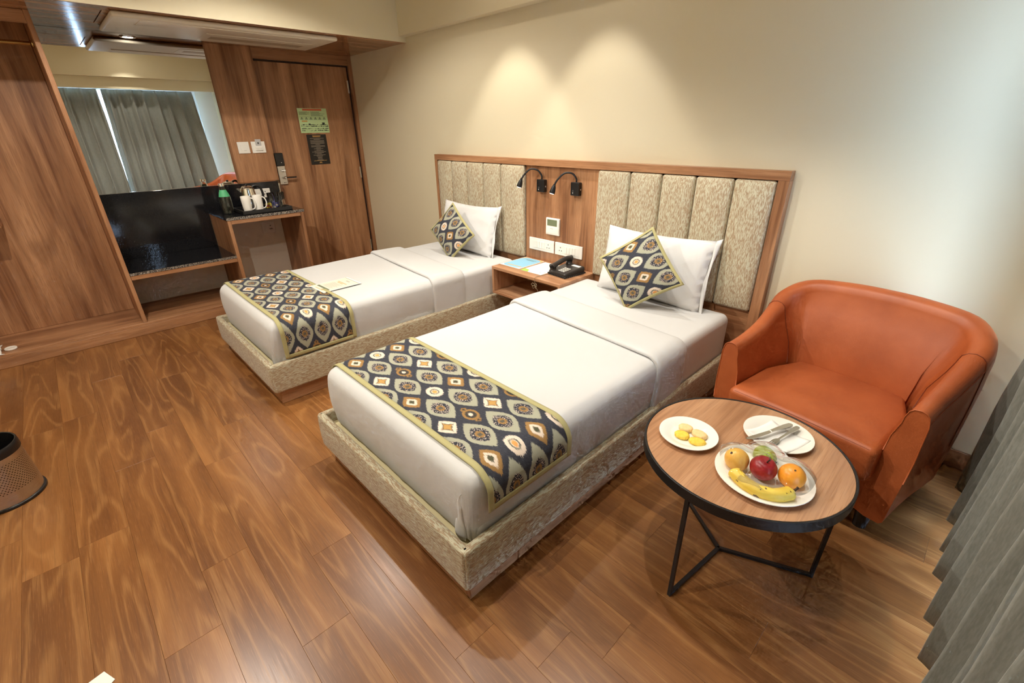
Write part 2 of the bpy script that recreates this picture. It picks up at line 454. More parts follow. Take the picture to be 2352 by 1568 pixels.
def prism(name, outline, axis, a, b, mat, parent=None):
    """extrude a 2-D outline (list of pairs in the other two axes) between a and b along axis"""
    verts = []; n = len(outline)
    for val in (a, b):
        for p in outline:
            q = list(p); q.insert(axis, val); verts.append(q)
    faces = [tuple(range(n)), tuple(range(2 * n - 1, n - 1, -1))] + [(i, (i + 1) % n, n + (i + 1) % n, n + i) for i in range(n)]
    o = mesh_obj(name, verts, faces, mat, parent)
    bm = bmesh.new(); bm.from_mesh(o.data); bmesh.ops.recalc_face_normals(bm, faces=bm.faces); bm.to_mesh(o.data); bm.free()
    return o
def thing(name, label, cat, loc=(0, 0, 0), rotz=0.0, group=None):
    o = bpy.data.objects.new(name, None); o.empty_display_size = 0.05; COL.objects.link(o)
    o.location = loc; o.rotation_euler = (0, 0, rotz); o['label'] = label; o['category'] = cat
    if group: o['group'] = group
    return o
def tag(o, label, cat, group=None):
    o['label'] = label; o['category'] = cat
    if group: o['group'] = group
    return o
def struct(o, label=None):
    o['kind'] = 'structure'
    if label: o['label'] = label
    return o
def copy_tree(o, parent=None, loc=None, label=None):
    c = o.copy(); COL.objects.link(c); c.parent = parent
    if loc: c.location = loc
    if label: c['label'] = label
    for ch in list(o.children):
        if ch.name != c.name: copy_tree(ch, c)
    return c
def empty_struct(name, label):
    o = bpy.data.objects.new(name, None); o.empty_display_size = 0.05; COL.objects.link(o); o['kind'] = 'structure'; o['label'] = label
    return o
def wob(p, k=1.0, s=1.0):
    from mathutils import noise as mn
    return mn.noise(Vector(p) * s) * k

# ================================================================== THE ROOM
XW, YF, ZC = 5.75, -3.80, 2.72
# ---- floor: a slab with every plank laid on it
floor = struct(box('floor', -0.02, XW + 0.1, YF, 0.02, -0.06, -0.006, 'groove', None, 0.0), 'warm brown wood plank floor')
PW, PL_ = 0.163, 1.22
known = {-2.57: 4.117, -3.222: 3.15, -1.429: 4.674, -2.081: 4.69}
_cache = {}
def plank(x0, x1, y0, y1):
    L, Wd = round(x1 - x0, 4), round(y1 - y0, 4)
    if (L, Wd) not in _cache:
        bm = bmesh.new(); add_box(bm, -L / 2 + .00015, L / 2 - .00015, -Wd / 2 + .00015, Wd / 2 - .00015, -0.006, 0.0, 0.0005, 1)
        bmesh.ops.recalc_face_normals(bm, faces=bm.faces)
        me = bpy.data.meshes.new('plank'); bm.to_mesh(me); bm.free(); me.materials.append(MAT['floor']); _cache[(L, Wd)] = me
    o = bpy.data.objects.new('plank', _cache[(L, Wd)]); COL.objects.link(o)
    o.location = ((x0 + x1) / 2, (y0 + y1) / 2, 0); o.parent = floor
y = -1.266 + PW * 7; rowi = 0
while y > YF:
    y1 = min(y + PW, 0.0); y0 = max(y, YF)
    if y1 - y0 > 0.01:
        off = None
        for k, v in known.items():
            if abs(k - y) < 0.03: off = v % PL_
        if off is None: off = (rowi * 0.447 + random.uniform(-0.12, 0.12)) % PL_
        xs = [0.0]; x = off
        while x < XW - 0.02:
            if x > 0.05: xs.append(x)
            x += PL_
        xs.append(XW)
        for a, b in zip(xs[:-1], xs[1:]): plank(a, b, y0, y1)
    y -= PW; rowi += 1

# ---- walls
wall_back = struct(box('wall_back', -0.1, XW + 0.1, 0.0, 0.1, 0, ZC + 0.1, 'paint_cream', None, 0), 'long cream painted wall behind the two beds')
wall_front = struct(box('wall_front', -0.1, XW + 0.1, YF - 0.1, YF, 0, ZC + 0.1, 'paint_cream', None, 0), 'cream wall opposite the beds')
wall_left = empty_struct('wall_left', 'end wall clad in brown laminate with the door and mirror niche')
box('plaster', -0.1, 0.0, YF, 0.0, 0, ZC + 0.1, 'paint_cream', wall_left, 0)
box('backing', 0.0, 0.115, YF, -1.405, 0.0, 2.2, 'paint_grey', wall_left, 0)
box('backing', 0.0, 0.115, -1.405, -1.03, 0.0, 0.80, 'paint_grey', wall_left, 0)
box('wood_panel', 0.0, 0.115, -1.405, -1.031, 0.801, 1.044, 'wood_z', wall_left)
box('wood_panel', 0.0, 0.05, -1.405, -0.985, 1.045, 2.2, 'wood_z', wall_left)
# window wall with its opening
wall_right = empty_struct('wall_right', 'window wall behind the grey curtains')
WY0, WY1, WZ0, WZ1 = -3.45, -0.28, 0.006, 2.20
box('below_window', XW, XW + 0.1, YF, 0, 0, WZ0, 'paint_white', wall_right, 0)
box('above_window', XW, XW + 0.1, YF, 0, WZ1, ZC, 'paint_white', wall_right, 0)
box('side_pier', XW, XW + 0.1, WY1, 0, WZ0, WZ1, 'paint_white', wall_right, 0)
box('side_pier', XW, XW + 0.1, YF, WY0, WZ0, WZ1, 'paint_white', wall_right, 0)
win = empty_struct('window_1', 'wide white framed window hidden behind the curtains')
for (a, b, c, d) in ((WY0, WY1, WZ0, WZ0 + .012), (WY0, WY1, WZ1 - .05, WZ1), (WY0, WY0 + .05, WZ0 + .012, WZ1 - .05), (WY1 - .05, WY1, WZ0 + .012, WZ1 - .05)):
    box('window_frame', XW + .02, XW + .07, a, b, c, d, 'frame_white', win)
for yy in (-1.24, -2.35): box('mullion', XW + .02, XW + .07, yy - .025, yy + .025, WZ0 + .012, WZ1 - .05, 'frame_white', win)
for a, b in ((WY0 + .05, -2.375), (-2.325, -1.265), (-1.215, WY1 - .05)): box('pane', XW + .042, XW + .048, a, b, WZ0 + .012, WZ1 - .05, 'window_glass', win, 0)

# ---- ceiling, wood-clad soffit over the entrance, beams
ceiling = empty_struct('ceiling', 'cream ceiling with a lower wood soffit over the entrance')
box('ceiling_slab', -0.1, XW + 0.1, YF, 0, ZC, ZC + 0.1, 'paint_cream', ceiling, 0)
SX, SZ = 1.118, 2.20
box('fascia', SX - 0.02, SX, YF, 0, SZ, ZC, 'paint_cream', ceiling, 0)
box('soffit_backing', 0, SX - 0.02, YF, 0, SZ + 0.012, SZ + 0.03, 'groove', ceiling, 0)
for a, b, c, d in ((0.0, .475, YF, 0.0), (.975, SX - .02, YF, 0.0), (.481, .969, YF, -2.1295), (.4752, .9748, -2.1235, 0.0)):
    box('soffit_panel', a, b, c, d, SZ, SZ + 0.012, 'wood_gloss_y', ceiling, 0.0008)
box('soffit_edge', SX - .02, SX, YF, 0, SZ - 0.0005, SZ, 'wood_y', ceiling, 0)
box('wall_beam', SX, 5.22, -0.072, 0, 2.242, ZC, 'paint_cream', ceiling, 0.002)
box('window_beam', 5.22, XW, YF, 0, 2.30, ZC, 'paint_cream', ceiling, 0.002)
box('pelmet_board', 5.34, 5.362, YF, 0, 2.140, 2.2995, 'paint_cream', ceiling, 0.002)
# ---- baseboard along the bed wall
baseboard_back = empty_struct('baseboard_back', 'low brown wood skirting along the bed wall')
for a, b in ((0.05, 1.48), (4.505, 5.70)): box('skirting_board', a, b, -0.012, 0, 0.001, 0.09, 'wood_x', baseboard_back)

# ---- door with frame, lock, hinges
door = empty_struct('door_1', 'tall brown laminate entrance door beside the mirror')
box('door_leaf', 0.0, 0.012, -0.975, -0.058, 0.005, 2.096, 'wood_z', door)
box('door_frame', 0.0, 0.035, -0.038, -0.0005, 0.0, 2.2, 'wood_z', door)
box('door_frame', 0.0, 0.004, -0.0575, -0.0385, 0.0, 2.1, 'groove', door, 0)
box('door_frame', 0.0, 0.004, -0.985, -0.038, 2.096, 2.112, 'groove', door, 0)
box('lintel', 0.0, 0.030, -0.985, -0.038, 2.112, 2.2, 'wood_y', door)
for z in (1.915, 1.055, 0.22): box('hinge', 0.002, 0.016, -0.070, -0.055, z - .06, z + .06, 'satin', door, 0.002)
lk = box('lock_plate', 0.012, 0.030, -0.972, -0.895, 0.995, 1.175, 'satin', door, 0.003)
box('reader_head', 0.012, 0.036, -0.976, -0.893, 1.176, 1.296, 'black_plastic', door, 0.004)
box('status_light', 0.0355, 0.037, -0.925, -0.919, 1.203, 1.209, 'white_plastic', door, 0)
tube('thumb_turn', [(0.03, -0.928, 1.128), (0.045, -0.928, 1.128)], 0.012, 'chrome', door)
box('thumb_turn_bar', 0.045, 0.055, -0.942, -0.902, 1.122, 1.136, 'white_plastic', door, 0.003)
tube('handle_rose', [(0.03, -0.928, 1.062), (0.062, -0.928, 1.062)], 0.014, 'chrome', door)
box('door_handle', 0.055, 0.075, -0.932, -0.812, 1.054, 1.070, 'chrome', door, 0.003)
box('handle_grip', 0.0745, 0.0765, -0.915, -0.815, 1.057, 1.067, 'black_plastic', door, 0.0005)
tube('key_slot', [(0.031, -0.918, 1.012), (0.0315, -0.918, 1.012)], 0.004, 'socket_dark', door)
tube('key_slot', [(0.031, -0.932, 1.012), (0.0315, -0.932, 1.012)], 0.004, 'socket_dark', door)

# ---- notices on the door (illegible small print is drawn as lines)
def print_mesh(name, x, rows, mat, parent):
    """rows: list of (y0,y1,z0,z1) on the plane x"""
    v = []; f = []
    for (a, b, c, d) in rows:
        i = len(v); v += [(x, a, c), (x, b, c), (x, b, d), (x, a, d)]; f.append((i, i + 1, i + 2, i + 3))
    o = mesh_obj(name, v, f, mat, parent)
    if len(rows) > 1: o['kind'] = 'stuff'
    return o
t = thing('door_notice', 'pale green printed notice with orange heading on the door', 'notice', (0.0125, -0.503, 1.475))
box('sheet', 0, 0.002, -.152, .152, 0, .23, 'poster_green', t, 0)
print_mesh('heading', 0.0023, [(-.10, .10, .208, .226)], 'print_red', t)
rows = []
for i in range(5): rows.append((-.142, -.142 + random.uniform(.07, .11), .196 - i * .0062, .1985 - i * .0062))
for i in range(7): rows.append((-.02, -.02 + random.uniform(.08, .16), .196 - i * .0062, .1985 - i * .0062))
for i in range(6): rows.append((-.135 + i * .047, -.105 + i * .047, .128, .134)); rows.append((-.126 + i * .047, -.114 + i * .047, .136, .146))
rows.append((-.14, .148, .149, .150)); rows.append((-.14, .148, .124, .125))
print_mesh('body_print', 0.0024, rows, 'print_dark', t)
print_mesh('subheading', 0.0024, [(-.125, -.068, .104, .117)], 'print_gold', t)
rows = []
for j, z in enumerate((.072, .057, .036, .018)):
    for i in range(17):
        rows.append((-.138 + i * .0168, -.138 + i * .0168 + random.choice((.006, .012, .0145)), z, z + random.choice((.004, .008, .010))))
rows += [(-.06, -.04, .075, .088), (.085, .112, .078, .098)]
print_mesh('plan_print', 0.0024, rows, 'print_black', t)
t = thing('door_notice', 'narrow black notice with grey and gold print under the green one', 'notice', (0.0125, -0.505, 1.165))
box('sheet', 0, 0.002, -.104, .104, 0, .295, 'poster_black', t, 0)
rows = []; gold = []
for i in range(22):
    w_ = random.choice((.025, .05, .065, .075, .035)); z = .255 - i * .0102
    rows.append((-w_, w_, z, z + .0042))
gold = [(-.045, .045, .279, .284), (-.04, .04, .27, .275), (-.07, .07, .036, .0395), (-.012, .012, .018, .026), (-.018, .018, .012, .015)]
print_mesh('body_print', 0.0023, rows, 'print_grey', t); print_mesh('heading', 0.0023, gold, 'print_gold', t)

# ---- switches on the wood panel left of the door
def plate_yz(t, y0, y1, z0, z1, x=0.0):
    box('plate', x, x + 0.009, y0, y1, z0, z1, 'white_plastic', t, 0.002)
t = thing('light_switch', 'square cream light switch nearest the mirror edge', 'switch', (0.0505, -1.246, 1.357), group=None)
plate_yz(t, -.051, .051, -.051, .051); box('rocker', .009, .012, -.027, .027, -.027, .027, 'white_plastic', t, 0.001); print_mesh('switch_mark', 0.0122, [(-.002, .020, -.026, -.024)], 'card_grey', t)
t = thing('key_card_switch', 'cream key card switch holding a grey card beside the door', 'switch', (0.0505, -1.112, 1.357))
plate_yz(t, -.062, .062, -.051, .051); box('card_slot', .009, .018, -.034, .034, -.030, .012, 'white_plastic', t, 0.002)
print_mesh('switch_mark', 0.0185, [(-.028, .028, -.012, -.010), (-.028, .028, -.024, -.022)], 'card_grey', t)
t = thing('key_card', 'grey plastic key card stuck in the switch by the door', 'key card', (0.0605, -1.109, 1.368))
box('card', 0, .002, -.026, .026, 0, .060, 'key_card', t, 0.0005); print_mesh('card_print', 0.0022, [(-.006, .006, .018, .034)], 'dark_grey', t)

# ---- mirror, granite splashback, niche
t = thing('wall_mirror', 'tall frameless wall mirror above the black granite splashback', 'mirror', (0.1155, 0, 0))
box('mirror_glass', 0, 0.008, -2.458, -1.392, 1.049, 2.199, 'mirror', t, 0.0)
box('bottom_channel', 0, 0.016, -2.458, -1.392, 1.045, 1.049, 'chrome', t, 0.0)
t = thing('granite_splashback', 'polished black granite splashback slab under the mirror', 'splashback', (0, 0, 0))
box('slab', 0.1155, 0.135, -2.458, -1.7035, 0.507, 1.0445, 'granite', t, 0.001); box('slab', 0.1155, 0.135, -1.703, -1.03, 0.8305, 1.0445, 'granite', t, 0.001)
# ---- low wooden platform running along the end wall
t = thing('wood_platform', 'low wooden platform along the end wall under the wardrobe and counter', 'platform', (0, 0, 0))
box('platform_top', 0.1155, 0.70, YF + .001, -1.03, 0.078, 0.10, 'wood_y', t); box('platform_front', 0.682, 0.70, YF + .001, -1.03, 0.001, 0.0775, 'wood_y', t)
# ---- low granite shelf
t = thing('luggage_shelf', 'low black granite shelf between wardrobe and counter', 'shelf', (0, 0, 0))
box('granite_top', 0.1155, 0.698, -2.4575, -1.6975, 0.486, 0.506, 'granite', t, 0.001)
box('granite_edge', 0.698, 0.702, -2.4575, -1.6975, 0.486, 0.506, 'granite_edge', t, 0)
box('shelf_board', 0.1155, 0.70, -2.4575, -1.6975, 0.452, 0.4855, 'wood_y', t)
# ---- tea counter
t = thing('tea_counter', 'narrow wooden counter with granite top holding the kettle tray', 'counter', (0, 0, 0))
box('side_panel', 0.1155, 0.70, -1.696, -1.668, 0.101, 0.806, 'wood_z', t); box('side_panel', 0.1155, 0.70, -1.076, -1.048, 0.101, 0.806, 'wood_z', t)
box('top_board', 0.1155, 0.70, -1.667, -1.077, 0.772, 0.806, 'wood_y', t)
box('granite_top', 0.1155, 0.70, -1.702, -1.040, 0.8065, 0.83, 'granite', t, 0.001); box('granite_edge', 0.70, 0.7035, -1.702, -1.040, 0.8065, 0.83, 'granite_edge', t, 0)
def socket_yz(label, x, yc, zc, w, h, sw=-.5):
    t = thing('wall_socket', label, 'socket', (x, yc, zc))
    box('plate', 0, .008, -w / 2, w / 2, -h / 2, h / 2, 'white_plastic', t, 0.002)
    box('rocker', .008, .011, -w * .33, -w * .12, -h * .24, h * .24, 'white_plastic', t, 0.001)
    for a, b in ((w * .16, h * .16), (w * .10, -h * .12), (w * .23, -h * .12)): tube('pin_hole', [(.0075, a, b), (.0086, a, b)], .005, 'socket_dark', t, 8)
    return t
socket_yz('white power socket on the grey wall under the tea counter', 0.1155, -1.213, 0.605, .122, .108)
socket_yz('white power socket on the granite behind the kettle', 0.1352, -1.195, 0.942, .140, .085)

# ---- wardrobe
t = thing('open_wardrobe', 'open brown laminate wardrobe at the left with a brass rail', 'wardrobe', (0, 0, 0))
box('side_panel', 0.116, 0.70, -2.486, -2.459, 0.101, 2.199, 'wood_z', t)
box('back_panel', 0.205, 0.222, YF + .001, -2.487, 0.101, 2.199, 'wood_z', t)
box('header_board', 0.682, 0.70, YF + .001, -2.487, 2.128, 2.199, 'wood_y', t)
box('side_panel', 0.2225, 0.70, YF + .001, YF + .026, 0.101, 2.127, 'wood_z', t)
box('side_shelf', 0.2225, 0.50, YF + .027, -3.022, 0.918, 0.965, 'wood_y', t)
t = thing('wardrobe_rail', 'round brass hanging rail inside the open wardrobe', 'rail', (0, 0, 0))
tube('rod', [(0.45, YF + .027, 2.047), (0.45, -2.489, 2.047)], 0.0125, 'brass', t, 16)
tube('socket_flange', [(0.45, -2.499, 2.047), (0.45, -2.487, 2.047)], 0.022, 'brass', t, 16)

# ---- ceiling cassette air conditioner
t = thing('air_conditioner', 'long white cassette air conditioner set in the wood soffit', 'air conditioner', (0, 0, 0))
rbox('body', 0.36, 1.03, -2.095, -0.605, SZ - 0.034, SZ - 0.0005, 0.016, 'ac_plastic', t)
rbox('air_flap', 0.80, 0.99, -1.945, -0.82, SZ - 0.039, SZ - 0.03, 0.004, 'ac_plastic', t)
box('flap_gap_shade', 0.792, 0.798, -1.95, -0.815, SZ - 0.0347, SZ - 0.03, 'ac_shadow', t, 0)  # thin strip on the body, shade of the flap gap put into its colour
box('return_grille', 0.42, 0.74, -1.50, -0.70, SZ - 0.0362, SZ - 0.033, 'ac_plastic', t, 0.001)
box('recess_shade', 0.52, 0.64, -1.45, -0.74, SZ - 0.0368, SZ - 0.036, 'ac_shadow', t, 0.0003)  # flat raised band, the recess shade is only its darker colour

# ---- downlights
def downlight(x, y, z, power, cone, label, tilt=(0, 0), lens=0.034):
    t = thing('downlight', label, 'ceiling light', (x, y, z), group=None)
    lathe('trim_ring', [(0.036, -0.001), (0.056, -0.001), (0.056, -0.005), (0.050, -0.008), (0.036, -0.006), (0.036, -0.001)], 'white_plastic', t, 24)
    lathe('lens', [(0.0, -0.003), (0.0355, -0.003), (0.0355, -0.0015), (0.0, -0.0015)], 'lamp_lens', t, 24)
    l = bpy.data.lights.new('lamp', 'SPOT'); l.energy = power; l.color = WARM; l.spot_size = R(cone); l.spot_blend = 0.35; l.shadow_soft_size = 0.02
    lo = bpy.data.objects.new('lamp', l); COL.objects.link(lo); lo.parent = t; lo.location = (0, 0, -0.02); lo.rotation_euler = (tilt[0], tilt[1], 0)
for x, y_, p, c, lb in DOWNLIGHTS: downlight(x, y_, ZC, p, c, lb)
downlight(0.262, -1.88, SZ, 6, 120, 'small bright downlight in the wood soffit by the mirror')

# ================================================================== HEADBOARD WALL
t = thing('headboard', 'wide headboard with wood frame and ribbed beige padded panels', 'headboard', (0, 0, 0))
HX0, HX1, HZ = 1.488, 4.500, 1.285
box('frame_top', HX0, HX1, -0.055, -0.0005, HZ - .046, HZ, 'wood_x', t, 0.001)
box('frame_side', HX0, HX0 + .036, -0.055, -0.0005, 0.002, HZ - .0465, 'wood_z', t, 0.001); box('frame_side', HX1 - .054, HX1, -0.055, -0.0005, 0.002, HZ - .0465, 'wood_z', t, 0.001)
box('back_board', HX0 + .037, HX1 - .055, -0.020, -0.0005, 0.002, HZ - .047, 'groove', t, 0)
box('centre_panel', 2.652, 3.336, -0.032, -0.0205, 0.25, HZ - .047, 'wood_z', t, 0.001)
for a, b in ((HX0 + .037, 2.651), (3.337, HX1 - .055)): box('lower_panel', a, b, -0.028, -0.0205, 0.25, 0.522, 'wood_x', t, 0.001)
for seams in ([1.527, 1.738, 1.954, 2.169, 2.384, 2.650], [3.339, 3.588, 3.806, 4.017, 4.231, 4.444]):
    for a, b in zip(seams[:-1], seams[1:]):
        def puff(p, a=a, b=b):
            u = (p.x - a) / (b - a) * 2 - 1; v = (p.z - 0.878) / 0.355
            d = (1 - min(1, abs(u)) ** 2.6) * (1 - min(1, abs(v)) ** 10)
            return Vector((p.x, p.y - 0.016 * d * (1 if p.y < -.04 else 0), p.z))
        rbox('padded_panel', a + .0015, b - .0015, -0.058, -0.0205, 0.524, 1.236, 0.017, 'dash_z', t, (8, 1, 12), puff)

# ---- fittings on the centre panel
def reading_lamp(label, bx, path, head_dir, on):
    y0 = -0.0325
    t = thing('reading_lamp', label, 'lamp', (bx, y0, 1.10), group=None)
    rbox('switch_box', -.037, .037, -.034, 0, -.043, .046, .004, 'black_plastic', t)
    box('rocker_switch', -.020, -.006, -.037, -.033, -.032, -.006, 'dark_grey', t, 0.001)
    box('switch_dot', -.016, -.011, -.0376, -.0368, -.027, -.022, 'key_white', t, 0)
    box('side_button', .0365, .041, -.020, -.012, -.006, .004, 'chrome', t, 0.001)
    pts = spline(path, 8)
    tube('gooseneck', pts, 0.0065, 'black_metal', t, 10)
    e = Vector(path[-1]); d = Vector(head_dir).normalized()
    hp = [e - d * .004, e + d * .006, e + d * .016, e + d * .04, e + d * .056, e + d * .060]
    tube('lamp_head', hp, [.007, .010, .014, .019, .021, .020], 'black_metal', t, 16)
    lv, lf = tube_data([e + d * .0602, e + d * .0618], [.017, .016], 16)
    mesh_obj('lens', lv, lf, 'reading_lens' if on else 'key_white', t)
    if on:
        l = bpy.data.lights.new('reading_light', 'SPOT'); l.energy = on; l.color = (1, .9, .78); l.spot_size = R(75); l.spot_blend = .5; l.shadow_soft_size = .015
        lo = bpy.data.objects.new('reading_light', l); COL.objects.link(lo); lo.parent = t; lo.location = e + d * .066
        lo.rotation_euler = d.to_track_quat('-Z', 'Y').to_euler()
reading_lamp('black gooseneck reading lamp on the side of the far bed', 2.83,
             [(0.0, -.017, .046), (0.0, -.020, .075), (-.020, -.045, .112), (-.060, -.078, .118), (-.098, -.100, .082), (-.118, -.112, .050)], (-.30, -.12, -.95), 0.6)
reading_lamp('black gooseneck reading lamp on the side of the near bed', 3.157,
             [(0.0, -.017, .046), (0.0, -.020, .072), (-.020, -.045, .106), (-.060, -.078, .106), (-.100, -.100, .066), (-.118, -.112, .030)], (-.26, -.12, -.95), 0.9)
t = thing('thermostat', 'white thermostat with a green screen above the nightstand sockets', 'thermostat', (2.945, -0.0325, 0.812))
rbox('body', -.066, .066, -.018, 0, -.063, .063, .005, 'white_plastic', t); box('screen', -.050, .046, -.0192, -.0175, .006, .052, 'lcd', t, 0.0005)
box('flap', -.060, .060, -.0195, -.0175, -.050, -.004, 'white_plastic', t, 0.0008); box('brand_print', -.018, .010, -.0199, -.0196, -.016, -.013, 'card_grey', t, 0)
def wide_switch(label, xc, zc, flip):
    t = thing('switch_plate', label, 'switch', (xc, -0.0325, zc)); s = -1 if flip else 1
    box('plate', -.131, .131, -.010, 0, -.0475, .0475, 'white_plastic', t, 0.0025)
    box('inner_frame', -.105, .105, -.0115, -.0098, -.030, .030, 'white_plastic', t, 0.0005)
    for i in range(4): box('rocker', *sorted((s * (-.034 + i * .026) - .0, s * (-.034 + i * .026 + .024))), -.0145, -.0113, -.026, .026, 'white_plastic', t, 0.001)
    for a, b in ((0, .012), (-.011, -.012), (.011, -.012)): 
        vv, ff = tube_data([(s * -.074 + a, -.0118, b), (s * -.074 + a, -.0114, b)], .0042, 8); mesh_obj('pin_hole', vv, ff, 'socket_dark', t)
wide_switch('long white switch and socket plate nearer the far bed', 2.828, 0.653, True); wide_switch('long white switch and socket plate nearer the near bed', 3.101, 0.653, False)

# ---- nightstand
NZ = 0.528
t = thing('nightstand', 'open wooden wall mounted nightstand between the two beds', 'nightstand', (0, 0, 0))
box('top_board', 2.655, 3.346, -0.42, -0.0325, NZ - .022, NZ, 'oak_x', t); box('bottom_board', 2.655, 3.346, -0.42, -0.0325, 0.310, 0.330, 'oak_x', t)
for a in (2.655, 3.326): box('side_board', a, a + .020, -0.42, -0.0325, 0.3305, NZ - .0225, 'oak_z', t)
box('back_board', 2.676, 3.325, -0.045, -0.0325, 0.3305, NZ - .0225, 'oak_x', t)
def leaflet(label, x0, x1, y0, y1, z, rz, kind):
    cx, cy = (x0 + x1) / 2, (y0 + y1) / 2; a, b = (x1 - x0) / 2, (y1 - y0) / 2
    t = thing('leaflet', label, 'leaflet', (cx, cy, z), rz)
    box('sheet', -a, a, -b, b, 0, .0012, 'paper', t, 0)
    if kind == 'blue':
        n = 10; o = []
        for (sx, sy, st) in ((1, 1, 0), (-1, 1, 90), (-1, -1, 180), (1, -1, 270)):
            for i in range(n + 1):
                th = R(st + 90 * i / n); o.append((sx * (a * .93 - .05) + .05 * math.cos(th), sy * (b * .95 - .05) + .05 * math.sin(th)))
        box('orange_field', -a * .96, a * .96, -b * .72, b * .97, .0012, .0014, 'leaf_orange', t, 0)
        prism('blue_field', o, 2, .0014, .0017, 'leaf_blue', t)
        box('orange_band', -a * .62, a * .80, -b * .72, -b * .64, .0017, .0018, 'leaf_orange', t, 0)
        v = []; f = []
        for i in range(2): 
            k = len(v); v += [(-.05 + i * .02, b * (.66 - i * .1), .0019), (.06 - i * .01, b * (.66 - i * .1), .0019), (.06 - i * .01, b * (.70 - i * .1), .0019), (-.05 + i * .02, b * (.70 - i * .1), .0019)]; f.append((k, k + 1, k + 2, k + 3))
        o = mesh_obj('script_print', v, f, 'print_dark', t); o['kind'] = 'stuff'
    else:
        o = [(-a, -b), (-a * .25, -b)] + [(-a * .25 - a * .2 * math.sin(i / 8 * PI / 2), -b + b * .3 * (i / 8)) for i in range(1, 9)] + [(-a, -b * .60)]
        prism('green_corner', o, 2, .0012, .0015, 'leaf_green', t)
        box('logo_mark', a * .62, a * .82, b * .86, b * .92, .0012, .0014, 'card_green', t, 0); box('logo_mark', a * .52, a * .60, -b * .74, -b * .66, .0012, .0014, 'card_green', t, 0)
        box('logo_mark', a * .78, a * .90, -b * .60, -b * .52, .0012, .0014, 'card_grey', t, 0)
leaflet('blue printed leaflet on the nightstand beside the far bed', 2.662, 2.874, -0.338, -0.055, NZ + .0005, R(0), 'blue')
leaflet('white leaflet with a green corner on the nightstand beside the telephone', 2.893, 3.100, -0.345, -0.060, NZ + .0005, R(0.5), 'white')
# ---- telephone
t = thing('telephone', 'black desk telephone with white keys on the nightstand', 'telephone', (3.205, -0.175, NZ + .0005), R(-6))
def ph(p):   # wedge: taller at the back
    return Vector((p.x, p.y, p.z * (1 + max(0, (p.y + .10)) * 3.6) if p.z > .012 else p.z))
rbox('body', -.085, .085, -.105, .100, 0.003, .030, .010, 'phone_black', t, (2, 3, 1), ph)
rbox('base_skirt', -.092, .092, -.110, .104, 0, .012, .005, 'black_plastic', t)
hp = spline([(-.058, -.098, .052), (-.058, -.05, .066), (-.058, .01, .084), (-.058, .06, .090), (-.058, .095, .082)], 5)
v, f = tube_data(hp, [.017 + .009 * abs(2 * i / (len(hp) - 1) - 1) ** 3 for i in range(len(hp))], 12); mesh_obj('handset', v, f, 'phone_black', t, True)
for yy, zz in ((-.085, .036), (.078, .062)): tube('handset_cup', [(-.058, yy, zz - .012), (-.058, yy, zz + .012)], .024, 'phone_black', t, 14)
for i in range(4):
    for j in range(3):
        yk = -.070 + i * .020; zk = .030 * (1 + max(0, yk + .10) * 3.6)
        box('key', -.012 + j * .022, .003 + j * .022, yk - .006, yk + .006, zk - .003, zk + .003, 'key_white', t, 0.001)
box('label_card', -.005, .07, .050, .085, .0465, .0492, 'paper', t, 0)
cp = [(-.088 + .004 * math.cos(i * 1.3), -.11 + .004 * math.sin(i * 1.3) , .006) for i in range(2)]
pts = []
for i in range(130):
    u = i / 129; th = i * 1.05
    base = Vector((-.075 + u * .17, -.116 + .0, .0065)) if u < .55 else Vector((.0185 + (u - .55) * .17, -.116, .0065))
    if u >= .5: base = Vector((.098, -.116 + (u - .5) * .40, .0065))
    else: base = Vector((-.075 + u / .5 * .173, -.116, .0065))
    pts.append(base + Vector((0 if u < .5 else math.cos(th) * .0045, math.cos(th) * .0045 if u < .5 else 0, math.sin(th) * .0045)))
tube('coiled_cord', pts, .0016, 'black_plastic', t, 6)
# ---- thin wire hanging over the nightstand edge
t = thing('wire_tie', 'thin loose wire with a tangled bow hanging off the nightstand edge', 'wire')
z0 = NZ + .002
tube('lead', spline([(3.125, -.28, z0), (3.11, -.36, z0), (3.112, -.415, z0 + .0005), (3.114, -.4245, z0 - .012), (3.12, -.426, .500), (3.125, -.427, .478)], 6), .0013, 'wire', t, 6)
for k, (dx, dz) in enumerate(((-.03, .004), (.024, .006), (-.02, -.014), (.018, -.010))):
    tube('loop', spline([(3.125, -.428, .478), (3.125 + dx * .5, -.434, .478 + dz + .012), (3.125 + dx, -.436, .478 + dz), (3.125 + dx * .6, -.432, .478 + dz - .011), (3.125, -.428, .477)], 5), .0014, 'wire', t, 6)
tube('tail', spline([(3.125, -.428, .477), (3.135, -.430, .462), (3.150, -.430, .448), (3.154, -.431, .425)], 5), .0013, 'wire', t, 6)

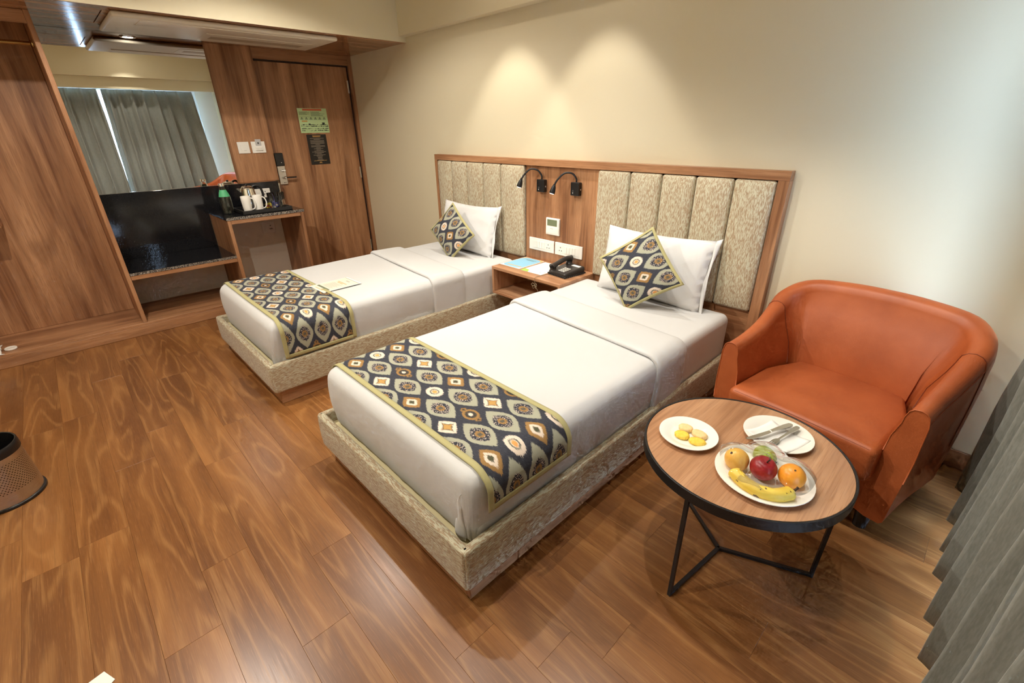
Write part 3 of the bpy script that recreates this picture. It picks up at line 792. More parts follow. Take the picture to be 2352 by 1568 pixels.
# ================================================================== BEDS
FZ0, FZ1, MT = 0.090, 0.272, 0.515
def sharp2round(p, lo, hi, r, off):
    core = Vector([min(max(p[i], lo[i] + r), hi[i] - r) for i in range(3)])
    d = Vector(p) - core
    return core + d.normalized() * (r + off) if d.length > 1e-9 else core
def bed(x0, which, run_z, run_y0, run_y1, side_lab):
    x1 = x0 + 1.130; yf = -2.115; yh = -0.062
    t = thing('upholstered_bed', f'low {which} bed base covered in flecked beige fabric on a wood plinth', 'bed', (0, 0, 0))
    # plinth
    px0, px1, pyf = x0 + .03, x1 - .030, yf + .032
    box('plinth_board', px1 - .02, px1, pyf, yh, 0.001, FZ0 + .01, 'wood_y', t); box('plinth_board', px0, px0 + .02, pyf, yh, 0.001, FZ0 + .01, 'wood_y', t)
    box('plinth_board', px0 + .0205, px1 - .0205, pyf, pyf + .02, 0.001, FZ0 + .01, 'wood_x', t)
    rw = .034
    bul = lambda ax, s, c: (lambda p: Vector((p.x + (s * .006 * (1 - ((p.z - .181) / .091) ** 2) if ax == 0 else 0), p.y + (s * .006 * (1 - ((p.z - .181) / .091) ** 2) if ax == 1 else 0), p.z)))
    rbox('side_rail', x1 - rw, x1, yf + .002, yh, FZ0, FZ1, .012, 'dash_y', t, (1, 20, 4), lambda p: Vector((p.x + (.004 * (1 - ((p.z - .181) / .091) ** 2) if p.x > x1 - .005 else 0), p.y, p.z)))
    rbox('side_rail', x0, x0 + rw, yf + .002, yh, FZ0, FZ1, .012, 'dash_y', t, (1, 20, 4))
    rbox('foot_rail', x0 + .004, x1 - .004, yf, yf + rw, FZ0, FZ1, .012, 'dash_x', t, (20, 1, 4), lambda p: Vector((p.x, p.y - (.004 * (1 - ((p.z - .181) / .091) ** 2) if p.y < yf + .005 else 0), p.z)))
    box('mattress_deck', x0 + rw + .001, x1 - rw - .001, yf + rw + .001, yh, 0.16, 0.214, 'deck', t)
    # mattress under a fitted sheet
    mx0, mx1, my0, my1 = x0 + .042, x1 - .036, -2.036, -0.085
    mz0 = 0.2145
    def msh(p):
        d = .004 * wob((p.x, p.y, p.z), 1, 3)
        return Vector((p.x, p.y, p.z + (d if p.z > .4 else 0)))
    m = tag(rbox('mattress', mx0, mx1, my0, my1, mz0, MT - .010, .045, 'sheet', None, (12, 22, 3), msh), f'white sheeted mattress of the {which} bed, bare at the pillow end', 'mattress')
    lo, hi = (mx0, my0, mz0), (mx1, my1, MT - .010)
    # coverlet : rounded shell over top, sides and foot, tucked inside the rails
    fold_y = lambda x: -.835 - .10 * ((x - x0) / 1.13)
    v, f = rbox_data(mx0 - .008, mx1 + .008, my0 - .010, my1, mz0 - .02, MT, .055, 30, 60, 8)
    keep = []
    for q in f:
        c = sum((v[i] for i in q), Vector()) / len(q)
        if c.y < fold_y(c.x) + .06 and c.z > 0.222: keep.append(q)
    used = sorted({i for q in keep for i in q}); mp = {i: k for k, i in enumerate(used)}
    vv = []
    for i in used:
        p = v[i].copy(); side = p.x > mx1 - .02 or p.x < mx0 + .02 or p.y < my0 + .02
        if side:
            h = max(0, min(1, (MT - p.z) / .25))
            wv = wob((p.x * 2, p.y * 9, p.z * 2), .007 * h, 1) + wob((p.x * 16, p.y * 26, p.z * 4), .005 * h, 1)
            bulge = .012 * math.sin(PI * min(1, h)) - .010 * h
            if p.x > mx1 - .02: p.x += bulge + wv
            elif p.x < mx0 + .02: p.x -= bulge + wv
            if p.y < my0 + .02: p.y -= .020 * math.sin(PI * min(1, h * .85)) - .004 * h + wv * .7
        else:
            p.z += wob((p.x * 2.2, p.y * 2.2, 3), .005) + wob((p.x * 7, p.y * 5, 9), .0022)
        vv.append(p)
    cov = thing('coverlet', f'smooth white coverlet spread over the {which} bed', 'coverlet')
    o = mesh_obj('cover', vv, [tuple(mp[i] for i in q) for q in keep], 'linen', cov, True)
    sm = o.modifiers.new('s', 'SOLIDIFY'); sm.thickness = .006; sm.offset = -1
    # corner tuck at the foot
    tv = []; tf = []; nt_ = 12
    for j_ in range(nt_ + 1):
        u = j_ / nt_; z = .226 + (MT - .075 - .226) * u; wd = .055 * (1 - u) ** .7 + .004
        for i_ in range(6):
            k = i_ / 5; h = max(0, min(1, (MT - z) / .25)); bl = .012 * math.sin(PI * h) + .002
            tv.append((mx1 - .034 - wd * (1 - k) - .004 * (1 - u), my0 - .0135 - bl * .6 - .006 * math.sin(PI * k) * (1 - u) - .0025 * math.sin(u * 9 + k * 3), z))
    for j_ in range(nt_):
        for i_ in range(5): a_ = j_ * 6 + i_; tf.append((a_, a_ + 1, a_ + 7, a_ + 6))
    o = mesh_obj('corner_tuck', tv, tf, 'linen', cov, True); sm = o.modifiers.new('s', 'SOLIDIFY'); sm.thickness = .004; sm.offset = 0
    # turned-down band, a doubled fold with a soft rolled front edge
    def crosssec(zb, n_side=8, n_top=26):
        s = []
        for i in range(n_side): s.append((mx0, zb + (MT - zb) * i / n_side))
        for i in range(n_top + 1): s.append((mx0 + (mx1 - mx0) * i / n_top, MT))
        for i in range(1, n_side + 1): s.append((mx1, MT - (MT - zb) * i / n_side))
        return s
    def dens(cs, r):   # add samples in the rounded corners
        out = []
        for (a, b), (c, d) in zip(cs[:-1], cs[1:]):
            out.append((a, b)); 
            if (abs(a - mx0) < r or abs(a - mx1) < r or abs(c - mx1) < r) :
                out += [(a + (c - a) * k / 4, b + (d - b) * k / 4) for k in (1, 2, 3)]
        out.append(cs[-1]); return out
    loC, hiC = (mx0 - .006, my0 - .008, .10), (mx1 + .006, 1.0, MT)
    cs = dens(crosssec(.232), .06)
    prof = [(-.004, .000), (-.010, .006), (-.010, .014), (-.004, .021), (.010, .024), (.05, .022), (.12, .020), (.20, .018), (.25, .015), (.278, .010), (.288, .004), (.290, .000)]
    verts = []; faces = []; n = len(cs)
    for dy, off in prof:
        for (xx, zz) in cs:
            yb = fold_y(xx) + dy
            q = sharp2round((max(xx, loC[0]) if xx > mx0 + .001 else loC[0], yb, zz) if xx < mx1 - .001 else (hiC[0], yb, zz), (loC[0], -9, .05), (hiC[0], 9, MT + .001), .055, off)
            side = max(0.0, min(1.0, (MT - .03 - q.z) / .22))
            wv = wob((q.x * 3, q.y * 40, q.z * 3), .006 * side)
            q.x += (wv - .006 * side) * (1 if q.x > (mx0 + mx1) / 2 else -1)
            verts.append(q)
    for i in range(len(prof) - 1):
        for j in range(n - 1): faces.append((i * n + j, i * n + j + 1, (i + 1) * n + j + 1, (i + 1) * n + j))
    o = mesh_obj('turned_down_band', verts, faces, 'linen', cov, True)
    sm = o.modifiers.new('s', 'SOLIDIFY'); sm.thickness = .003; sm.offset = -1
    # bed runner
    rt = thing('bed_runner', f'charcoal runner with ikat medallions and olive border across the foot of the {which} bed', 'bed runner')
    W_ = mx1 - mx0
    top_s = lambda s: None
    def runner_pt(s, yy, off):
        """s: distance across the bed from its centre line"""
        h = W_ / 2 + .006; r = .06
        sgn = 1 if s > 0 else -1; a = abs(s)
        flat = h - r; arc = r * PI / 2
        if a < flat: dx, dz = a, 0.0; nx, nz = 0.0, 1.0
        elif a < flat + arc:
            th = (a - flat) / r; dx, dz = flat + r * math.sin(th), -r * (1 - math.cos(th)); nx, nz = math.sin(th), math.cos(th)
        else: dx, dz = h, -r - (a - flat - arc); nx, nz = 1.0, 0.0
        # round over the foot edge
        dip = 0.0
        ye = yy - (my0 - .010); rr = .055
        if ye < rr: dip = rr - math.sqrt(max(0.0, rr * rr - (rr - max(ye, 0)) ** 2))
        hang = max(0.0, (-dz - r) / .22)
        o2 = off + .004 + .022 * min(1, max(0, -dz) * 16) * (1 - .35 * min(1, max(0, hang - .5) * 2))
        x = (mx0 + mx1) / 2 + sgn * (dx + nx * o2 - nx * dip * .6); z = MT + dz + nz * o2 - nz * dip
        z += (wob((x * 2.2, yy * 2.2, 3), .005) if nz > .5 else 0)
        return Vector((x, yy, z))
    half_top = W_ / 2 + .006 - .06 + .06 * PI / 2 
    smax = half_top + (MT - .06 - run_z)
    def strip(name, s0, s1, ya, yb, off, mat, ns, ny, sk=0.0):
        verts = []; uvs = []; faces = []
        for j in range(ny + 1):
            for i in range(ns + 1):
                s = s0 + (s1 - s0) * i / ns; yy = ya + (yb - ya) * j / ny
                verts.append(runner_pt(s, yy + sk * s, off)); uvs.append((s + 3.0, yy + 5.0))
        for j in range(ny):
            for i in range(ns): 
                k = j * (ns + 1) + i; faces.append((k, k + 1, k + ns + 2, k + ns + 1))
        o = mesh_obj(name, verts, faces, mat, rt, True, uvs)
        m_ = o.modifiers.new('s', 'SOLIDIFY'); m_.thickness = .0022; m_.offset = -1
        return o
    bw = .024; ns = 120
    strip('cloth', -smax + bw * .9, smax - bw * .9, run_y0 + bw * .9, run_y1 - bw * .9, .004, 'ikat', ns, 12)
    strip('border', -smax, smax, run_y0, run_y0 + bw, .0052, 'trim', ns, 3); strip('border', -smax, smax, run_y1 - bw, run_y1, .0052, 'trim', ns, 2)
    strip('border', smax - bw, smax, run_y0 + bw, run_y1 - bw, .0052, 'trim', 3, 12); strip('border', -smax, -smax + bw, run_y0 + bw, run_y1 - bw, .0052, 'trim', 3, 12)
    return mx0, mx1

def pillow(label, c, w, h, T, lean, rz):
    """stands on its long edge leaning against the headboard; c = middle of the bottom edge"""
    t = thing('pillow', label, 'pillow', c, rz); n = 26; m = 18; verts = []; faces = []
    def P(u, v, s):
        pin = 1 - .05 * (1 - abs(v) ** 2) * 0; 
        x = u * w / 2 * (1 - .035 * (1 - v * v)); z = (v * .5 + .5) * h + (.02 * u * u * (1 if v > 0 else -1) * abs(v))
        th = T * (max(0, 1 - abs(u) ** 3.2) ** .5) * (max(0, 1 - abs(v) ** 2.4) ** .5)
        th *= 1 + .18 * wob((u * 1.7, v * 1.7, s * 3)) - .22 * v
        return Vector((x, -s * th * .5 + .004 * wob((u * 6, v * 6, s)), z))
    for s in (1, -1):
        b0 = len(verts)
        for j in range(m + 1):
            for i in range(n + 1): verts.append(P(2 * i / n - 1, 2 * j / m - 1, s))
        for j in range(m):
            for i in range(n):
                k = b0 + j * (n + 1) + i; q = (k, k + 1, k + n + 2, k + n + 1); faces.append(q if s > 0 else q[::-1])
    rot = Matrix.Rotation(lean, 3, 'X')
    verts = [rot @ p for p in verts]
    o = mesh_obj('case', verts, faces, 'pillow', t, True)
    bm = bmesh.new(); bm.from_mesh(o.data); bmesh.ops.remove_doubles(bm, verts=bm.verts, dist=.0005); bm.to_mesh(o.data); bm.free()
    # flange at the open end
    fv = []; ff = []; nf = 14
    for j in range(nf + 1):
        v_ = 2 * j / nf - 1
        e = P(1, v_, 1)
        for k in range(4):
            q = e + Vector((.009 * k * (.6 + .4 * abs(v_)), .006 * math.sin(k * 1.2 + v_ * 5), .010 * k * v_ * abs(v_) ** 2 * .5)); fv.append(rot @ q)
    for j in range(nf):
        for k in range(3): a = j * 4 + k; ff.append((a, a + 1, a + 5, a + 4))
    o = mesh_obj('flange', fv, ff, 'pillow', t, True); md = o.modifiers.new('s', 'SOLIDIFY'); md.thickness = .003
    return t

def cushion(label, top, left, right, bottom, T, pv=0.0, pu=0.0):
    """square scatter cushion standing on a corner; corners given in world space"""
    top, left, right, bottom = map(Vector, (top, left, right, bottom)); c = (top + left + right + bottom) / 4
    t = thing('scatter_cushion', label, 'cushion', bottom)
    U = (top - left + right - bottom) / 2; V = (right - top + bottom - left) / 2      # edge vectors
    N = U.cross(V).normalized()
    if N.y > 0: N = -N
    eu = U.length; n = 26
    def P(u, v, s, f=1.0):
        a = u * (1 - .05 * (1 - v * v)); b = v * (1 - .05 * (1 - u * u))
        th = T * (max(0, 1 - abs(u) ** 2.2) ** .6) * (max(0, 1 - abs(v) ** 2.2) ** .6)
        return c + U * (a / 2 * f) + V * (b / 2 * f) + N * (s * th / 2) - bottom
    verts = []; faces = []; uvs = []
    for s in (1, -1):
        b0 = len(verts)
        for j in range(n + 1):
            for i in range(n + 1):
                u, v = 2 * i / n - 1, 2 * j / n - 1
                verts.append(P(u, v, s)); uvs.append((u * eu / 2 + 3.0 + pu, v * eu / 2 + 3.0 + pv))
        for j in range(n):
            for i in range(n):
                k = b0 + j * (n + 1) + i; q = (k, k + 1, k + n + 2, k + n + 1); faces.append(q)
    mesh_obj('cover', verts, faces, 'ikat', t, True, uvs)
    bp = []
    fw = .010 / (eu / 2)
    bv = []; bf = []
    edge = [(x, -1) for x in [2 * i / 14 - 1 for i in range(15)]] + [(1, x) for x in [2 * i / 14 - 1 for i in range(1, 15)]] + [(-x, 1) for x in [2 * i / 14 - 1 for i in range(1, 15)]] + [(-1, -x) for x in [2 * i / 14 - 1 for i in range(1, 14)]]
    for (u, v) in edge:
        inn = P(u * .972, v * .972, 1); e = P(u, v, 1); o_ = e + (U * (u * fw / 2 * .9) + V * (v * fw / 2 * .9)) * 1.0 + N * (.002 * wob((u * 9, v * 9, 1)))
        bv += [inn + N * .003, e + N * .003, o_]
    m = len(edge)
    for i in range(m):
        j = (i + 1) % m
        for k in range(2): bf.append((i * 3 + k, i * 3 + k + 1, j * 3 + k + 1, j * 3 + k))
    o = mesh_obj('border', bv, bf, 'trim', t, True); md = o.modifiers.new('s', 'SOLIDIFY'); md.thickness = .003; md.offset = 0
    return t

bed(1.487, 'far', .285, -2.012, -1.565, ''); bed(3.272, 'near', .372, -2.005, -1.590, '')
pillow('white pillow leaning on the headboard of the far bed', (2.05, -.205, MT + .0), .72, .385, .135, R(-14), R(0)); pillow('white pillow leaning on the headboard of the near bed', (3.86, -.205, MT + .0), .72, .385, .135, R(-14), R(0))
cushion('patterned square cushion propped on the far bed pillow', (2.075, -.315, .958), (1.80, -.372, .655), (2.345, -.335, .678), (2.13, -.425, .505), .10, .02, .03)
cushion('patterned square cushion propped on the near bed pillow', (3.935, -.300, .978), (3.61, -.365, .742), (4.155, -.360, .692), (3.885, -.415, .505), .10, .0, .0)
# ---- card lying on the far bed
t = thing('guest_card', 'printed cream card lying on the far bed by the runner', 'card', (2.203, -1.475, MT + .0085), R(1.5))
box('sheet', -.104, .104, -.140, .140, 0, .0015, 'paper', t, 0); box('tinted_field', -.098, .098, -.134, .126, .0015, .0018, 'card_cream', t, 0)
def flat_rows(name, rows, z, mat, parent):
    v = []; f = []
    for (a, b, c, d) in rows:
        i = len(v); v += [(a, c, z), (b, c, z), (b, d, z), (a, d, z)]; f.append((i, i + 1, i + 2, i + 3))
    o = mesh_obj(name, v, f, mat, parent)
    if len(rows) > 1: o['kind'] = 'stuff'
    return o
flat_rows('orange_print', [(-.060, .060, .046, .054), (-.045, .030, .032, .040), (-.055, .055, -.122, -.117)], .002, 'card_orange', t)
flat_rows('green_bar', [(-.085, .078, -.098, -.080)], .002, 'card_green', t)
flat_rows('text_print', [(-.06, .06 - .012 * (i % 3), .012 - i * .011, .016 - i * .011) for i in range(8)] + [(-.025, .025, .085, .098)], .002, 'card_grey', t)
flat_rows('top_rule', [(-.098, .098, .122, .126)], .0021, 'card_green', t)

# ================================================================== ARMCHAIR
def armchair():
    t = thing('armchair', 'orange leather tub armchair beside the near bed', 'armchair', (4.982, -0.455, 0), R(-8.5))
    # stations along the ridge of the wrap-around shell: x, y, ridge height, inner set-back at seat level, top thickness
    ctl = [(-.345, -.290, .600, .055, .062), (-.348, -.16, .612, .060, .064), (-.356, -.02, .640, .072, .070), (-.366, .10, .690, .100, .078),
           (-.366, .205, .752, .140, .086), (-.300, .290, .796, .160, .090), (-.15, .322, .812, .158, .092), (0, .328, .816, .156, .092)]
    full = ctl + [(-a, b, c, d, e) for a, b, c, d, e in reversed(ctl[:-1])]
    def cr(i, u, k):
        g = lambda j: full[max(0, min(len(full) - 1, j))][k]
        p0, p1, p2, p3 = g(i - 1), g(i), g(i + 1), g(i + 2)
        return .5 * (2 * p1 + (-p0 + p2) * u + (2 * p0 - 5 * p1 + 4 * p2 - p3) * u * u + (-p0 + 3 * p1 - 3 * p2 + p3) * u ** 3)
    st = []; sub = 5
    for i in range(len(full) - 1):
        for s in range(sub): st.append([cr(i, s / sub, k) for k in range(5)])
    st.append(list(full[-1]))
    N = len(st); secs = []
    for i in range(N):
        a = st[max(0, i - 1)]; b = st[min(N - 1, i + 1)]
        tx, ty = b[0] - a[0], b[1] - a[1]; L = math.hypot(tx, ty); nx, ny = -ty / L, tx / L      # left-hand normal = outward
        x, y_, h, sb, th = st[i]
        if nx * x + ny * (y_ - 0.0) < 0: nx, ny = -nx, -ny
        r = th / 2
        sec = [(-sb - .012, .26), (-sb, .40), (-sb * .80 - .006, .40 + (h - .40) * .35), (-sb * .42 - .012, .40 + (h - .40) * .66), (-r - .003, h - r * 1.35)]
        for k in range(7):
            th_ = PI - PI * k / 6; sec.append((r * math.cos(th_) * 1.0, h - r * 1.0 + r * math.sin(th_)))
        sec += [(r + .004, h - r * 1.7), (r + .006, h - .20), (r + .002, .30), (r - .006, .105), (r - .016, .090), (-sb + .02, .090), (-sb - .012, .10)]
        secs.append([Vector((x + nx * d, y_ + ny * d, z)) for d, z in sec])
    m = len(secs[0])
    def grid(name, i0, i1):
        verts = []; faces = []
        for i in range(i0, i1 + 1): verts += secs[i]
        n = i1 - i0
        for i in range(n):
            for j in range(m):
                j2 = (j + 1) % m; faces.append((i * m + j, i * m + j2, (i + 1) * m + j2, (i + 1) * m + j))
        bm = bmesh.new(); vs_ = [bm.verts.new(p) for p in verts]
        for f in faces: bm.faces.new([vs_[k] for k in f])
        bm.faces.new(vs_[:m]); bm.faces.new(list(reversed(vs_[-m:])))
        o = bm_obj(name, bm, 'leather', t, True); o.data.set_sharp_from_angle(angle=R(50)); return o
    ka, kb = 3 * sub + 1, N - 1 - 3 * sub - 1
    grid('armrest', 0, ka); grid('backrest', ka, kb); grid('armrest', kb, N - 1)
    # stitched seams
    for i in (0, ka, kb, N - 1):
        c = sum(secs[i], Vector()) / m
        pts = [p + (p - Vector((c.x, c.y, p.z))).normalized() * .0012 + Vector((0, 0, .0008)) for p in secs[i][1:15]]
        tube('seam', pts, .0022 if i in (0, N - 1) else .0016, 'leather' if i in (0, N - 1) else 'leather_seam', t, 6)
    for sgn in (0, 1):
        idx = range(0, ka) if sgn == 0 else range(kb, N)
        pts = []
        for i in idx:
            p = secs[i][11]; q = secs[i][12]; c = sum(secs[i], Vector()) / m
            mid = (p + q) / 2; pts.append(mid + (mid - Vector((c.x, c.y, mid.z))).normalized() * .001)
        tube('outer_seam', pts, .0016, 'leather_seam', t, 6)
    # seat cushion with crowned top
    def crown(p):
        u = p.x / .285; v = (p.y + .09) / .26
        k = (1 - min(1, u * u)) * (1 - min(1, v * v) * .7)
        dz = .016 * k if p.z > .34 else 0
        back = max(0, p.y - .02)
        return Vector((p.x * (1 - .25 * max(0, (p.y + .02)) / .2), p.y, p.z + dz))
    rbox('seat_cushion', -.290, .290, -.352, .185, .262, .418, .028, 'leather', t, (10, 10, 3), crown)
    pts = [(-.262, -.3442, .4086), (-.13, -.3445, .4120), (0, -.3445, .4138), (.13, -.3445, .4120), (.262, -.3442, .4086)]
    tube('seat_seam', spline(pts, 6), .0014, 'leather_seam', t, 6)
    rbox('front_rail', -.300, .300, -.286, -.05, .092, .262, .012, 'leather', t, (2, 1, 1))
    for x in (-.30, .30):
        for y_ in (-.235, .255): lathe('leg', [(0, 0), (.024, 0), (.029, .088), (.029, .0915), (0, .0915)], 'black_plastic', t, 16, (x * (1 if y_ < 0 else .8), y_, 0))
armchair()

# ================================================================== COFFEE TABLE
TX, TY, TZ = 4.890, -1.262, 0.487
t = thing('coffee_table', 'round coffee table with wood top and thin black metal frame', 'table', (TX, TY, 0))
lathe('table_top', [(0, -.020), (.319, -.020), (.321, -.018), (.321, -.001), (.320, 0), (0, 0)], 'oak_y', t, 72, (0, 0, TZ))
lathe('metal_rim', [(.3215, -.036), (.328, -.036), (.329, -.035), (.329, .0005), (.328, .0015), (.3225, .0015), (.3215, .0005), (.3215, -.036)], 'black_metal', t, 72, (0, 0, TZ))
def bar(name, a, b, w_, parent):
    a, b = Vector(a), Vector(b); d = (b - a).normalized(); u = d.cross(Vector((0, 0, 1)))
    if u.length < .05: u = Vector((math.cos(ang + PI / 2), math.sin(ang + PI / 2), 0))
    u.normalize(); v = u.cross(d)
    vs_ = []
    for p in (a, b):
        for s1, s2 in ((-1, -1), (1, -1), (1, 1), (-1, 1)): vs_.append(p + u * (s1 * w_ / 2) + v * (s2 * w_ / 2))
    return mesh_obj(name, vs_, [(0, 1, 2, 3), (7, 6, 5, 4), (0, 4, 5, 1), (1, 5, 6, 2), (2, 6, 7, 3), (3, 7, 4, 0)], 'black_metal', parent)
for k in range(3):
    ang = R(263 + 120 * k); dx, dy = math.cos(ang), math.sin(ang)
    bar('leg', (.312 * dx, .312 * dy, 0.0), (.316 * dx, .316 * dy, TZ - .034), .012, t)
    bar('foot_bar', (0.004 * dx, 0.004 * dy, .0065), (.307 * dx, .307 * dy, .0065), .012, t)

def plate(label, x, y_, r):
    t = thing('plate', label, 'plate', (x, y_, TZ + .0018))
    lathe('dish', [(0, 0), (r * .55, 0), (r * .60, .002), (r * .72, .008), (r * .97, .0155), (r, .0165), (r * .995, .0185), (r * .96, .0182), (r * .72, .0115), (r * .62, .0058), (r * .55, .0042), (0, .004)], 'china', t, 48)
    return t
P1 = (4.724, -1.334); P2 = (4.950, -1.117); P3 = (4.988, -1.366)
plate('small round white plate holding four cookies', *P1, .100); plate('round white plate with napkin, knife and fork', *P2, .112); plate('large round white plate of fruit under cling film', *P3, .142)
def cookie(label, x, y_, mat, rx, ry, rz, z=TZ + .0065):
    v, f = rbox_data(-rx, rx, -ry, ry, 0, .017, .0082, 2, 2, 1)
    out = []
    for p in v:
        q = Vector(p); L = math.sqrt((q.x / rx) ** 2 + (q.y / ry) ** 2); mxv = max(abs(q.x / rx), abs(q.y / ry), 1e-6)
        k = mxv / max(L, 1e-6); q.x *= k; q.y *= k
        out.append(q * (1 + .015 * wob((q.x * 60, q.y * 60, q.z * 60))))
    o = mesh_obj('cookie', out, f, mat, None, True); o.location = (x, y_, z); o.rotation_euler = (0, 0, rz)
    tag(o, label, 'cookie', 'cookies on the small plate')
cookie('pale cookie at the far left of the small plate', 4.702, -1.309, 'cookie_pale', .026, .0215, R(10)); cookie('pale cookie on the right of the small plate', 4.755, -1.312, 'cookie_pale', .029, .022, R(-8))
cookie('yellow cookie at the left front of the small plate', 4.712, -1.357, 'cookie_yellow', .0265, .022, R(12)); cookie('yellow cookie at the right front of the small plate', 4.768, -1.356, 'cookie_yellow', .029, .020, R(20))
# napkin, knife, fork on the second plate
def napkin():
    cs = [(-.093, -.062), (-.035, -.092), (.072, -.086), (.098, .03), (.0, .088), (-.06, .07)]
    v = []; f = []; n = 12
    A, B, C_, D = Vector((-.088, -.062)), Vector((.058, -.100)), Vector((.094, .034)), Vector((-.045, .078))
    for j in range(n + 1):
        for i in range(n + 1):
            p = (A * (1 - i / n) + B * (i / n)) * (1 - j / n) + (D * (1 - i / n) + C_ * (i / n)) * (j / n)
            rr = p.length / .112; z = .0055 if rr < .6 else .0055 + (rr - .6) / .4 * .0145
            v.append((p.x, p.y, z + .0012 + .0010 * wob((p.x * 40, p.y * 40, 0))))
    for j in range(n):
        for i in range(n): k = j * (n + 1) + i; f.append((k, k + 1, k + n + 2, k + n + 1))
    o = mesh_obj('napkin', v, f, 'napkin', None, True); o.location = (P2[0], P2[1], TZ + .0018); m_ = o.modifiers.new('s', 'SOLIDIFY'); m_.thickness = .0016; m_.offset = 1
    tag(o, 'folded white paper napkin under the knife and fork', 'napkin')
napkin()
def flat_tool(name, outline, zt, z0, mat, parent, bend=None):
    o = prism(name, outline, 2, 0, zt, mat, parent); return o
def cutlery(name, label, cat, a, b, z_a, z_b):
    a, b = Vector((*a, z_a)), Vector((*b, z_b)); d = b - a
    t = thing(name, label, cat, a); t.rotation_euler = Euler((0, -math.atan2(d.z, d.to_2d().length), math.atan2(d.y, d.x)), 'XYZ'); return t, d.length
t, L = cutlery('table_knife', 'steel table knife lying across the napkin plate', 'knife', (4.969, -1.040), (4.884, -1.236), TZ + .026, TZ + .022)
def mirror_outline(h): return h + [(x, -y_) for x, y_ in reversed(h)]
prism('handle', mirror_outline([(0, .004), (.006, .009), (.03, .0098), (.065, .0075), (.09, .0055), (.10, .0052)]), 2, 0, .0045, 'steel', t)
prism('blade', [(.10, .0052), (.115, .0085), (.16, .0098), (.19, .0095), (.208, .005), (.213, -.0035), (.20, -.0062), (.10, -.0052)], 2, .0014, .0028, 'steel', t)
t, L = cutlery('table_fork', 'steel dessert fork lying on the napkin beside the knife', 'fork', (4.991, -1.040), (4.950, -1.200), TZ + .027, TZ + .014)
prism('handle', mirror_outline([(0, .003), (.004, .0075), (.018, .0088), (.05, .006), (.08, .0032), (.112, .0030)]), 2, 0, .0035, 'steel', t)
prism('fork_head', mirror_outline([(.112, .0030), (.120, .0075), (.128, .0098), (.140, .0100)]), 2, .0, .0025, 'steel', t)
for k in range(4): box('tine', .1402, .165, -.0099 + k * .0056, -.0069 + k * .0056, 0, .0022, 'steel', t, 0.0005)

# fruit
FZ = TZ + .0066
def blob(name, label, mat, loc, prof, rot, parts=()):
    t = thing(name, label, 'fruit', loc, group='fruit on the large plate'); t.rotation_euler = rot
    lathe('flesh', prof, mat, t, 28)
    for nm, mt, pr in parts: 
        if nm == 'stem': tube('stem', pr, [.0022] * (len(pr) - 1) + [.0028], mt, t, 8)
        else: lathe(nm, pr, mt, t, 12)
    return t
def sph(r, top=.0, n=14, sq=1.0, egg=0.0):
    o = []
    for i in range(n + 1):
        th = PI * i / n; z = -math.cos(th); q = math.sin(th)
        o.append((r * q * (1 - egg * z), r * sq * z - top * math.exp(-(q / .28) ** 2) * (1 if z > 0 else .6) * (1 if z > 0 else -1)))
    o[0] = (0, o[0][1]); o[-1] = (0, o[-1][1]); return o
plain('stem_brown', rgb(70, 48, 30), .7)
blob('mango', 'yellow mango with a dark stem scar at the left of the fruit plate', 'mango', (4.909, -1.387, FZ + .034), sph(.036, sq=1.12, egg=.10), (R(35), R(-22), 0), [('scar', 'stem_brown', [(0, .0408), (.0042, .0404), (.0042, .0398), (0, .0395)])])
blob('apple', 'shiny dark red apple in the middle of the fruit plate', 'apple', (4.986, -1.377, FZ + .037), sph(.039, .008, sq=.95, egg=-.06), (R(8), R(12), 0), [('stem', 'stem_brown', [(0, 0, .024), (.001, 0, .034), (.004, .001, .044)])])
blob('pear', 'green pear tucked behind the red apple', 'pear', (4.968, -1.303, FZ + .030), sph(.031, sq=1.22, egg=.16), (R(80), 0, R(62)), [('stem', 'stem_brown', [(0, 0, .036), (.001, 0, .044)])])
blob('orange_fruit', 'bright orange at the right of the fruit plate', 'orange', (5.060, -1.352, FZ + .036), sph(.038, .002, sq=.96), (R(20), R(10), 0), [('navel', 'stem_brown', [(0, .0352), (.003, .0350), (0, .0345)])])
t = thing('banana', 'spotted yellow banana at the front of the fruit plate', 'fruit', (5.00, -1.44, FZ + .004), group='fruit on the large plate')
bp_ = spline([(-.078, .002, .024), (-.066, -.008, .021), (-.03, -.026, .0185), (.01, -.030, .0185), (.05, -.014, .0190), (.074, .014, .022), (.083, .030, .026)], 6)
nb = len(bp_); rad = []
for i in range(nb):
    u = i / (nb - 1); rad.append(.0205 * min(1, (u / .16 + .32)) * min(1, ((1 - u) / .16) ** .8 + .22))
v, f = tube_data(bp_, rad, 12); 
mesh_obj('peel', v, f, 'banana', t, True)
tube('stem', [bp_[-1], bp_[-1] + Vector((.004, .009, .004)), bp_[-1] + Vector((.006, .016, .007))], [.0042, .0036, .0042], 'stem_brown', t, 8)
tube('blossom_end', [bp_[0] + Vector((-.003, .001, .001)), bp_[0] + Vector((.001, 0, 0))], [.0026, .006], 'stem_brown', t, 8)
